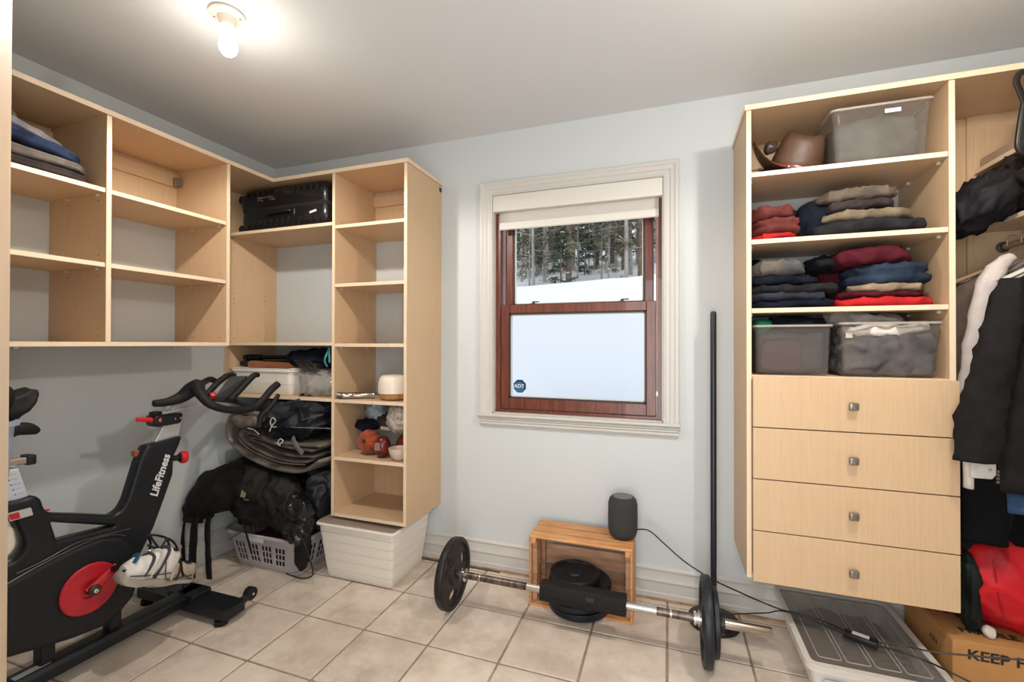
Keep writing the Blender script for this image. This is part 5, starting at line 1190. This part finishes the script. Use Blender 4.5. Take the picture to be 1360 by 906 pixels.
mb, last = hfn([(.0845, .004, 0), (.086, .006, 0), (.085, .022, 0), (.083, .024, 0)]); mb.build('hat_band', mat('band_redbrown', (.17, .025, .02), .25), hat, True, angle=180, solid=.002)
for a in (-2.3, -1.9, -1.45, -1.0):
    p = hc + HR @ Vector((.086*1.18*cos(a), .086*.92*sin(a), .013)); MB().lathe([(.005, 0), (.004, .003), (.001, .004)], p, HR @ Vector((cos(a), sin(a), 0)), 10).build('stud', CHROME, hat)
o = MB().lathe([(.001, .055), (.05, .05), (.07, .03), (.075, .005), (.085, .002), (.115, .010), (.118, .006), (.085, -.001), (.07, 0), (.001, 0)], (.425, 2.20, zs), seg=36, sx=.82).build('black_hat', fabric('black_felt', (.02, .018, .022), .2), None); tag(o, 'flat black felt hat under the leather hat on the top shelf', 'hat')
o = cloth('camera_strap', (.405, 2.14, zs+.105), (.045, .05, .040), mat('dark_leather_strap', (.03, .018, .012), .4), seed=207, amp=.008, wr=.008, e=2.4); tag(o, 'dark brown leather strap bundle above the black hat brim', 'strap')
o.location.z = zs+.095
o = cloth('yellow_cap', (.362, 2.25, zs+.032), (.07, .15, .06), fabric('mustard_cloth', (.42, .30, .10), .2), seed=209, amp=.008, e=2.2); tag(o, 'mustard yellow cap at the left end of the top shelf', 'cap')
# second shelf
zs = 1.728
stack(zs, .330, .500, [(.022, REDF, 'folded_shirt', 'bright red folded shirt under the rust red jumper', -.0, -.003, 0), (.062, RUST, 'folded_jumper', 'lower half of the rust red folded jumpers at the left of the second shelf', .0, .004, 2), (.052, RUST, 'folded_jumper', 'upper rust red folded jumper at the left of the second shelf', .002, -.012, 1)], 'folded clothes left on the second shelf')
o = cloth('dark_jumper', (.50, 2.30, zs+.075), (.14, .22, .15), CHAR, seed=211, amp=.02, wr=.015, e=2.4); tag(o, 'black jumper crumpled behind the rust red jumpers', 'clothing')
o = cloth('navy_jumper', (.575, 2.26, zs+.08), (.13, .28, .16), NAVY, seed=213, amp=.018, wr=.015, e=2.5, tilt=(.35, 0)); tag(o, 'navy jumper leaning at the left of the taupe pile', 'clothing')
stack(zs, .545, .935, [(.050, CHAR, 'folded_jumper', 'charcoal folded jumper at the bottom of the second shelf pile', -.005, .0, 1), (.042, OLIVE, 'folded_jumper', 'khaki folded jumper above the charcoal one', .03, -.045, 1), (.040, BROWNF, 'folded_jumper', 'black-brown folded jumper in the second shelf pile', .055, -.11, 1), (.046, TAUPE, 'folded_jumper', 'taupe knitted jumper on top of the second shelf pile', .04, -.10, 1)], 'folded clothes right on the second shelf')
# third shelf
zs = 1.447
stack(zs, .330, .630, [(.030, NAVY, 'folded_trousers', 'lowest navy folded trousers at the left of the third shelf', 0, -.0, 1), (.030, mat('blue_black_cloth', (.018, .024, .042), .85, var=.3, vscale=15, bump=.3, bscale=600), 'folded_trousers', 'second blue-black trousers from the bottom of the left pile', 0, -.03, 1), (.032, CHAR, 'folded_trousers', 'charcoal trousers in the middle of the left pile on the third shelf', 0, .015, 1), (.038, NAVY, 'folded_trousers', 'navy trousers just below the khaki ones', 0, -.06, 1), (.055, mat('faded_khaki', (.16, .13, .10), .85, col2=(.07, .075, .085), vscale=9, bump=.35, bscale=600), 'folded_trousers', 'faded khaki trousers on top of the left pile on the third shelf', 0, -.105, 1)], 'folded trousers on the third shelf')
o = cloth('dark_shirt', (.40, 2.33, zs+.20), (.17, .12, .06), NAVY, seed=215, amp=.01, wr=.008, e=2.4); tag(o, 'dark shirt at the back above the khaki trousers', 'clothing')
stack(zs, .640, .930, [(.034, REDF, 'folded_shirt', 'bright red folded shirt at the bottom right of the third shelf', -.005, .0, 1), (.018, MAROON, 'folded_shirt', 'thin maroon shirt on the bright red one', 0, -.015, 0), (.030, TANF, 'folded_trousers', 'beige folded trousers under the jeans on the third shelf', .05, -.02, 1), (.075, DENIMB, 'folded_jeans', 'blue folded jeans in the right pile of the third shelf', .035, .01, 2), (.060, MAROON, 'folded_shirt', 'maroon shirt on top of the jeans on the third shelf', -.01, -.06, 1)], 'folded clothes right on the third shelf')
o = cloth('black_shirt', (.63, 2.24, zs+.185), (.15, .22, .06), BLACKF, seed=217, amp=.015, wr=.01, e=2.4); tag(o, 'black shirt hanging off the pile left of the maroon shirt', 'clothing')
o = cloth('burgundy_shirt', (.66, 2.31, zs+.10), (.16, .16, .17), MAROON, seed=219, amp=.02, wr=.012, e=2.5); tag(o, 'dark burgundy shirt at the back between the two piles', 'clothing')
# bins above the drawers
zs = 1.176
clearbin('left clear plastic bin of dark clothes above the drawers', .335, .608, 2.062, 2.36, zs, 1.378, .010)
clearbin('right clear plastic bin of grey and white clothes above the drawers', .632, .948, 2.060, 2.37, zs, 1.385, .012)
g = 'clothes in the left clear bin'
o = cloth('dark_clothes', (.472, 2.228, zs+.098), (.245, .215, .185), mat('dark_mixed_cloth', (.035, .035, .045), .85, col2=(.075, .065, .07), vscale=9, bump=.3, bscale=500), seed=221, amp=.007, wr=.012, e=6, layers=3); tag(o, 'dark clothes filling the left clear bin', 'clothing')
o = cloth('purple_shirt', (.435, 2.095, zs+.078), (.145, .035, .125), mat('plum_cloth', (.075, .035, .05), .85, bump=.3, bscale=500), seed=223, amp=.004, wr=.003, e=4.5); tag(o, 'plum purple shirt against the front of the left clear bin', 'clothing')
o = cloth('green_shirt', (.372, 2.13, zs+.200), (.07, .10, .06), fabric('green_cloth', (.01, .12, .06), .2), seed=225, amp=.01, wr=.006, e=2.4); tag(o, 'green shirt sticking out of the left clear bin', 'clothing')
o = cloth('dark_blue_shirt', (.49, 2.18, zs+.205), (.22, .18, .06), NAVY, seed=227, amp=.014, wr=.012, e=2.6); tag(o, 'dark blue clothes heaped over the rim of the left clear bin', 'clothing')
o = cloth('grey_clothes', (.790, 2.210, zs+.085), (.285, .275, .16), mat('dark_grey_mixed', (.055, .05, .055), .85, col2=(.12, .11, .11), vscale=11, bump=.35, bscale=500), seed=229, amp=.008, wr=.022, e=6, layers=2, n=(26, 20, 16)); tag(o, 'dark grey clothes in the lower half of the right clear bin', 'clothing')
o = cloth('white_shirt', (.80, 2.18, zs+.178), (.27, .22, .045), WHITEF, seed=231, amp=.014, wr=.016, e=2.8, tilt=(.06, 0)); tag(o, 'white shirt on top in the right clear bin', 'clothing')
o = cloth('light_grey_shirt', (.76, 2.22, zs+.215), (.26, .20, .06), GREYT, seed=233, amp=.016, wr=.016, e=2.6, tilt=(-.10, 0)); tag(o, 'light grey shirt heaped above the rim of the right clear bin', 'clothing')
o = cloth('dark_socks', (.70, 2.12, zs+.10), (.09, .07, .08), GREYF, seed=235, amp=.01, wr=.012, e=2.2); tag(o, 'rolled grey socks at the left front of the right clear bin', 'clothing')
bn = [q for q in bpy.data.objects if q.name.startswith('clear_bin')][-1]
MB().box(.770, .788, 2.0685, 2.0705, 1.240, 1.257, rot=Matrix.Rotation(.5, 3, 'Y')).build('sticker', mat('cream_sticker', (.55, .48, .38), .5), bn); MB().box(.650, .672, 2.0655, 2.0675, 1.325, 1.345).build('sticker', mat('cream_sticker', (.55, .48, .38), .5), bn)

# ================================================================== HANGING CLOSET
zs = 1.785
o = cloth('black_jackets', (1.385, 2.15, zs+.118), (.40, .48, .20), mat('dark_brown_jacket', (.024, .018, .016), .6, spec=.25, var=.4, vscale=9, bump=.2, bscale=300), seed=301, amp=.02, wr=.03, e=3.2, layers=3, ldepth=.02, scale=6, n=(26, 26, 16), tilt=(.05, 0)); tag(o, 'dark jackets piled on the closet shelf, a sleeve hanging over its edge', 'jacket'); o.name = 'dark_jackets'
o.location.z += .01
o = cloth('black_trousers', (1.125, 2.24, zs+.055), (.20, .30, .17), mat('soft_black', (.013, .012, .015), .7, spec=.2, var=.3, vscale=9), seed=303, amp=.025, wr=.025, e=2.3, scale=8, n=(22, 20, 14), tilt=(.35, 0)); tag(o, 'black trousers bulging over the edge of the closet shelf', 'clothing')
o = MB().tube([pt(1362, 140, Y=2.02), pt(1355, 122, Y=2.02), pt(1350, 108, Y=2.02), pt(1355, 97, Y=2.02), pt(1364, 96, Y=2.02)], [(.010, .005)]*5, 10, sub=5).tube([pt(1362, 138, Y=2.02), pt(1358, 165, Y=2.02), pt(1355, 195, Y=2.02), pt(1362, 205, Y=2.02)], [(.014, .008), (.016, .010), (.016, .010), (.008, .006)], 10, sub=4).build('belt_loop', mat('black_leather', (.010, .009, .008), .3), None); o.name = 'leather_belt'; tag(o, 'black leather belt loop hanging at the top right of the closet', 'belt')
# hangers and garments, back to front
HW = mat('hanger_wood', (.42, .28, .15), .4); WIRE = mat('wire_grey', (.42, .40, .40), .3, metal=.8)
def hanger(y, label, m, xc=1.30, half=.20, drop=.135, grp='hangers on the closet rail'):
    t = thing('coat_hanger', (xc, y, 1.55), label, 'hanger', grp); z0 = 1.715
    hk = [(xc-.018, y, z0-.02), (xc-.016, y, z0+.012), (xc, y, z0+.0215), (xc+.016, y, z0+.010), (xc+.012, y, z0-.03), (xc, y, z0-.055), (xc, y, z0-drop+.02)]
    MB().tube(hk, .0020, 8, sub=5).build('hook', WIRE, t)
    mb = MB(); pts = [(xc-half, y, z0-drop-.075), (xc-half*.6, y, z0-drop-.035), (xc-.03, y, z0-drop+.012), (xc, y, z0-drop+.018), (xc+.03, y, z0-drop+.012), (xc+half*.6, y, z0-drop-.035), (xc+half, y, z0-drop-.075)]
    mb.tube(pts, [(.010, .016), (.009, .014), (.009, .011), (.010, .012), (.009, .011), (.009, .014), (.010, .016)], 12, sub=3, up=(0, 1, 0)); mb.build('shoulder_bar', m, t); return t
def coat(name, label, y, m, xc, hw, z_top, z_bot, th, seed, slope=.09, grp=None, cat='clothing', skirt=1.0, n=(26, 8, 30), amp=.010, wr=.018):
    """hanging garment: shoulders slope down from the neck, body drops in soft vertical folds"""
    mb = MB(); nx, nz = n[0], n[2]; 
    def fn(a, b):
        th_ = 2*pi*a; u = cos(th_); v = sin(th_); wz = b
        zt_ = z_top - slope*abs(u)**1.2; zz = z_bot + (zt_-z_bot)*(1-wz)
        if wz < .08: k = (.55+.45*min(1, wz/.08))
        else: k = 1
        w_ = hw*(1+(skirt-1)*wz); x = xc+u*w_; yy = y + v*th/2*k*(1-.35*abs(u)**6)
        q = Vector((x, yy, zz)); f = fnoise((x*1.0, yy*.4, zz*.12), 16, seed)*wr + fnoise(q, 7, seed+3)*amp
        q.y += (1 if v > 0 else -1)*f*.8 + fnoise((0, y, zz*.5), 5, seed)*.008; q.x += fnoise((x, y, zz*.4), 8, seed+6)*.010
        return q
    V = mb.grid(fn, 56, nz, True); mb.cap(V[0], 0, True); mb.cap(V[-1])
    o = mb.build(name, m, None, True, angle=180); return tag(o, label, cat, grp)
TB = fabric('taupe_brown_wool', (.12, .088, .07), .25, fine=300); DKW = fabric('black_wool', (.013, .012, .012), .25, fine=350); SHT = fabric('shirt_pinkish_white', (.62, .55, .52), .08, fine=500)
hanger(2.345, 'wooden hanger at the back end of the closet rail', HW, half=.22, drop=.10)
coat('brown_jacket', 'taupe brown jacket hanging at the back of the closet', 2.345, TB, 1.25, .26, 1.595, .84, .07, 401, slope=.13)
coat('cream_shirt', 'cream shirt collar edge hanging behind the brown jacket', 2.39, SHT, 1.25, .25, 1.605, .95, .018, 403, slope=.12)
hanger(2.27, 'thin wire hanger next to the wooden one on the rail', WIRE, half=.18, drop=.11)
coat('brown_blazer', 'dark brown blazer hanging between the brown jacket and the white shirt', 2.265, TB, 1.22, .215, 1.60, .90, .06, 405, slope=.12)
hanger(2.19, 'wire hanger carrying the white shirt', WIRE, half=.18, drop=.11)
# white shirt: torso and long sleeve
ws = thing('white_dress_shirt', (1.2, 2.16, .8), 'white dress shirt on a hanger between dark jackets', 'shirt')
o = coat('torso', 'x', 2.175, SHT, 1.26, .165, 1.585, .93, .05, 407, slope=.07); 
for k_ in ('label', 'category'): del o[k_]
o.parent = ws; o.location = o.location-ws.location
limb('sleeve', [pt(1345, 340, Y=2.135), pt(1326, 356, Y=2.135), pt(1313, 380, Y=2.13), pt(1302, 420, Y=2.125), pt(1294, 480, Y=2.12), pt(1286, 545, Y=2.11), pt(1287, 600, Y=2.10)], [(.014, .012), (.028, .022), (.034, .026), (.033, .026), (.035, .026), (.036, .026), (.036, .024)], SHT, ws, seg=26, seed=9, amp=.005, wr=.005, up=(0, 1, 0))
limb('cuff', [pt(1286, 612, Y=2.03), pt(1286, 648, Y=2.03)], [(.014, .02), (.013, .02)], WHITEF, ws, seg=18, amp=.002, wr=0)
bb = [pt(1288, 612, Y=1.985), pt(1321, 615, Y=1.985), pt(1321, 630, Y=1.985), pt(1316, 636, Y=1.985), pt(1288, 634, Y=1.985)]
plate('cuff', [roundpoly([(q.x, q.z) for q in bb], .005)], 1.975, 1.990, 'y', WHITEF, ws, bev=.003)
q = pt(1315, 624, Y=1.974); MB().lathe([(.0045, 0), (.0045, .002), (.002, .003)], q, (0, -1, 0), 12).build('button', mat('grey_button', (.35, .33, .30), .3), ws)
hanger(2.09, 'white plastic hanger of the black blazer on the rail', mat('white_hanger', (.62, .58, .52), .4), half=.18, drop=.115)
bz = thing('black_blazer', (1.2, 2.0, .8), 'black blazer hanging nearest the drawers, its sleeve over the white shirt', 'jacket')
o = coat('torso', 'x', 2.035, DKW, 1.30, .235, 1.60, .79, .11, 409, slope=.12, wr=.012, amp=.012)
for k_ in ('label', 'category'): del o[k_]
o.parent = bz; o.location = o.location-bz.location
limb('sleeve', [pt(1348, 372, Y=1.97), pt(1338, 410, Y=1.965), pt(1326, 460, Y=1.96), pt(1309, 520, Y=1.955), pt(1299, 575, Y=1.95), pt(1298, 613, Y=1.95)], [(.030, .03), (.046, .035), (.050, .036), (.058, .036), (.060, .034), (.060, .030)], DKW, bz, seg=28, seed=11, amp=.010, wr=.010)
q = pt(1327, 635, Y=1.955)
for k in range(4): MB().lathe([(.005, 0), (.005, .002), (.002, .003)], (q.x, 1.962, q.z+.02-k*.012), (0, -1, 0), 12).build('sleeve_button', mat('dark_button', (.10, .08, .07), .25), bz)
coat('blue_jeans', 'blue jeans hanging below the black blazer', 2.05, mat('hanging_denim', (.035, .075, .15), .85, var=.4, vscale=14, bump=.3, bscale=600, spec=.15), 1.27, .19, 1.1, .715, .05, 411, slope=.0)
coat('black_trousers', 'long black trousers hanging behind the jeans', 2.16, BLACKF, 1.16, .16, 1.1, .50, .09, 413, slope=.0)
coat('navy_coat', 'long navy coat hanging against the back of the closet', 2.33, mat('midnight_cloth', (.006, .009, .018), .7, spec=.12), 1.18, .20, 1.1, .42, .08, 415, slope=.0)
coat('black_dress_trousers', 'black trousers hanging under the cuffs beside the drawers', 2.06, mat('jet_cloth', (.004, .004, .005), .8, spec=.08), 1.06, .065, .95, .60, .07, 417, slope=.0)
coat('dark_long_coat', 'dark coat hanging lowest at the right edge above the red bag', 2.17, mat('jet_cloth', (.004, .004, .005), .8, spec=.08), 1.26, .20, .80, .58, .12, 419, slope=.0)

# ================================================================== UNDER THE CABINET
ub, b = tub('underbed_bin', 'flat white storage bin with clear lid pushed under the drawer cabinet', 'bin', .478, .895, 1.872, 2.40, 0, .152, mat('milky_white_plastic', (.74, .71, .66), .35), .035, .012, r=.035, grooves=(.30,))
LID = clearmat('smoky_lid', (.88, .86, .84), .3, .06, .16, (.5, .47, .44)); LR = mat('lid_rim_white', (.60, .57, .53), .35)
def ringm(x0, x1, y0, y1, wd, za, zb, r):
    mb = MB(); A0 = roundpoly([(x0, y0), (x1, y0), (x1, y1), (x0, y1)], r, 5); A1 = roundpoly([(x0+wd, y0+wd), (x1-wd, y0+wd), (x1-wd, y1-wd), (x0+wd, y1-wd)], max(.004, r-wd), 5)
    rs = [[mb.bm.verts.new((a, b_, zz)) for a, b_ in A] for A, zz in ((A0, za), (A0, zb), (A1, zb), (A1, za))]
    for i in range(4): mb.bridge(rs[i], rs[(i+1) % 4])
    return mb
ringm(.464, .909, 1.858, 2.414, .022, .150, .166, .045).build('lid_rim', LR, ub)
MB().box(.486, .887, 1.880, 2.392, .160, .163).build('lid', LID, ub, False)
for k in range(4):
    x0 = .515+k*.088
    ringm(x0, x0+.076, 1.915, 2.36, .0022, .1631, .1655, .012).build('lid_ridge', mat('ridge_pale', (.42, .38, .34), .3), ub)
o = cloth('dark_blankets', (.685, 2.14, .075), (.33, .42, .11), mat('dark_brown_mix', (.10, .075, .06), .8, col2=(.035, .03, .03), vscale=6, bump=.3, bscale=300), seed=501, amp=.012, wr=.012, e=4); tag(o, 'dark blankets seen through the lid of the flat bin', 'blanket')
MB().box(.52, .60, 1.868, 1.8725, .045, .115, .002).build('front_panel', mat('pale_blue_plastic_patch', (.45, .49, .55), .4), ub)
# cardboard carton
CB = mat('cardboard', (.50, .25, .085), .7, col2=(.43, .21, .07), vscale=6, bump=.08, bscale=120); CBD = mat('cardboard_edge', (.30, .15, .06), .8)
INK = mat('black_ink', (.02, .015, .012), .7)
kx0, kx1, ky0, ky1, kz = .958, 1.48, 2.035, 2.38, .252
ct = thing('cardboard_carton', ((kx0+kx1)/2, 2.2, 0), 'brown cardboard carton printed with large black letters on the floor right of the flat bin', 'box')
MB().box(kx0, kx1, ky0, ky1, 0, kz-.006, .002).build('carton_body', CB, ct, False)
MB().box(kx0+.004, kx1, ky0+.001, (ky0+ky1)/2-.001, kz-.0055, kz-.001, .001, rot=Matrix.Rotation(.006, 3, 'X')).build('flap', CB, ct, False)
MB().box(kx0+.004, kx1, (ky0+ky1)/2+.001, ky1, kz-.0055, kz-.001, .001).build('flap', CB, ct, False)
text('lettering', 'KEEP FROZEN', frame((kx0+.040, ky0-.0008, kz-.062), (1, 0, 0), (0, 0, 1)), .048, INK, ct, .0003, bold=.0012, sx=1.12)
text('lettering', 'FRAGILE', frame((kx0+.05, ky0+.055, kz+.0018), (1, 0, 0), (0, 1, 0)), .045, INK, ct, .0003, bold=.001)
text('lettering', '43N', frame((kx0-.0008, ky0+.15, kz-.085), (0, -1, 0), (0, 0, 1)), .030, INK, ct, .0003)
MB().box(kx0+.27, kx0+.32, ky0-.0016, ky0-.0004, .0, kz-.004).build('packing_tape', clearmat('tape_clear', (.9, .85, .8), .3, .15, .12, (.6, .5, .4)), ct, False)
# red bag on the carton
rb = thing('red_bag', (1.22, 2.2, kz), 'shiny red shopping bag slumped on the cardboard carton', 'bag')
REDB = mat('red_vinyl', (.50, .006, .014), .55, spec=.3, var=.3, vscale=6, bump=.1, bscale=30)
cloth('bag_body', (1.235, 2.19, kz+.165), (.37, .25, .33), REDB, rb, seed=511, amp=.022, wr=.016, e=3.0, scale=6, n=(26, 18, 22), tilt=(-.05, 0), taper=-.22)
limb('bag_seam', [pt(1320, 745, Y=2.055), pt(1326, 790, Y=2.06), pt(1336, 830, Y=2.065)], [(.0025, .0025)]*3, mat('dark_red_seam', (.25, .005, .01), .4), rb, seg=8, amp=0, wr=0)
o = cloth('black_strap_bag', (1.045, 2.13, kz+.14), (.05, .10, .27), mat('dark_green_black', (.004, .006, .006), .6, spec=.2, col2=(.012, .022, .018), vscale=9), seed=513, amp=.014, wr=.016, e=2.4, tilt=(-.45, 0)); tag(o, 'narrow black and green bag squeezed between the drawers and the red bag', 'bag')
o = cloth('crimson_bag', (1.01, 2.26, kz+.085), (.12, .16, .165), mat('crimson_cloth', (.13, .005, .014), .7, spec=.2), seed=515, amp=.012, wr=.01, e=2.6); tag(o, 'dark crimson cloth bag behind the corner of the drawer cabinet', 'bag')
o = cloth('white_wrapper', (1.085, 2.085, kz+.014), (.028, .03, .026), mat('white_wrap', (.6, .55, .5), .4), seed=517, amp=.01, wr=.01, e=2.2); tag(o, 'scrap of white wrapping at the foot of the red bag', 'paper')
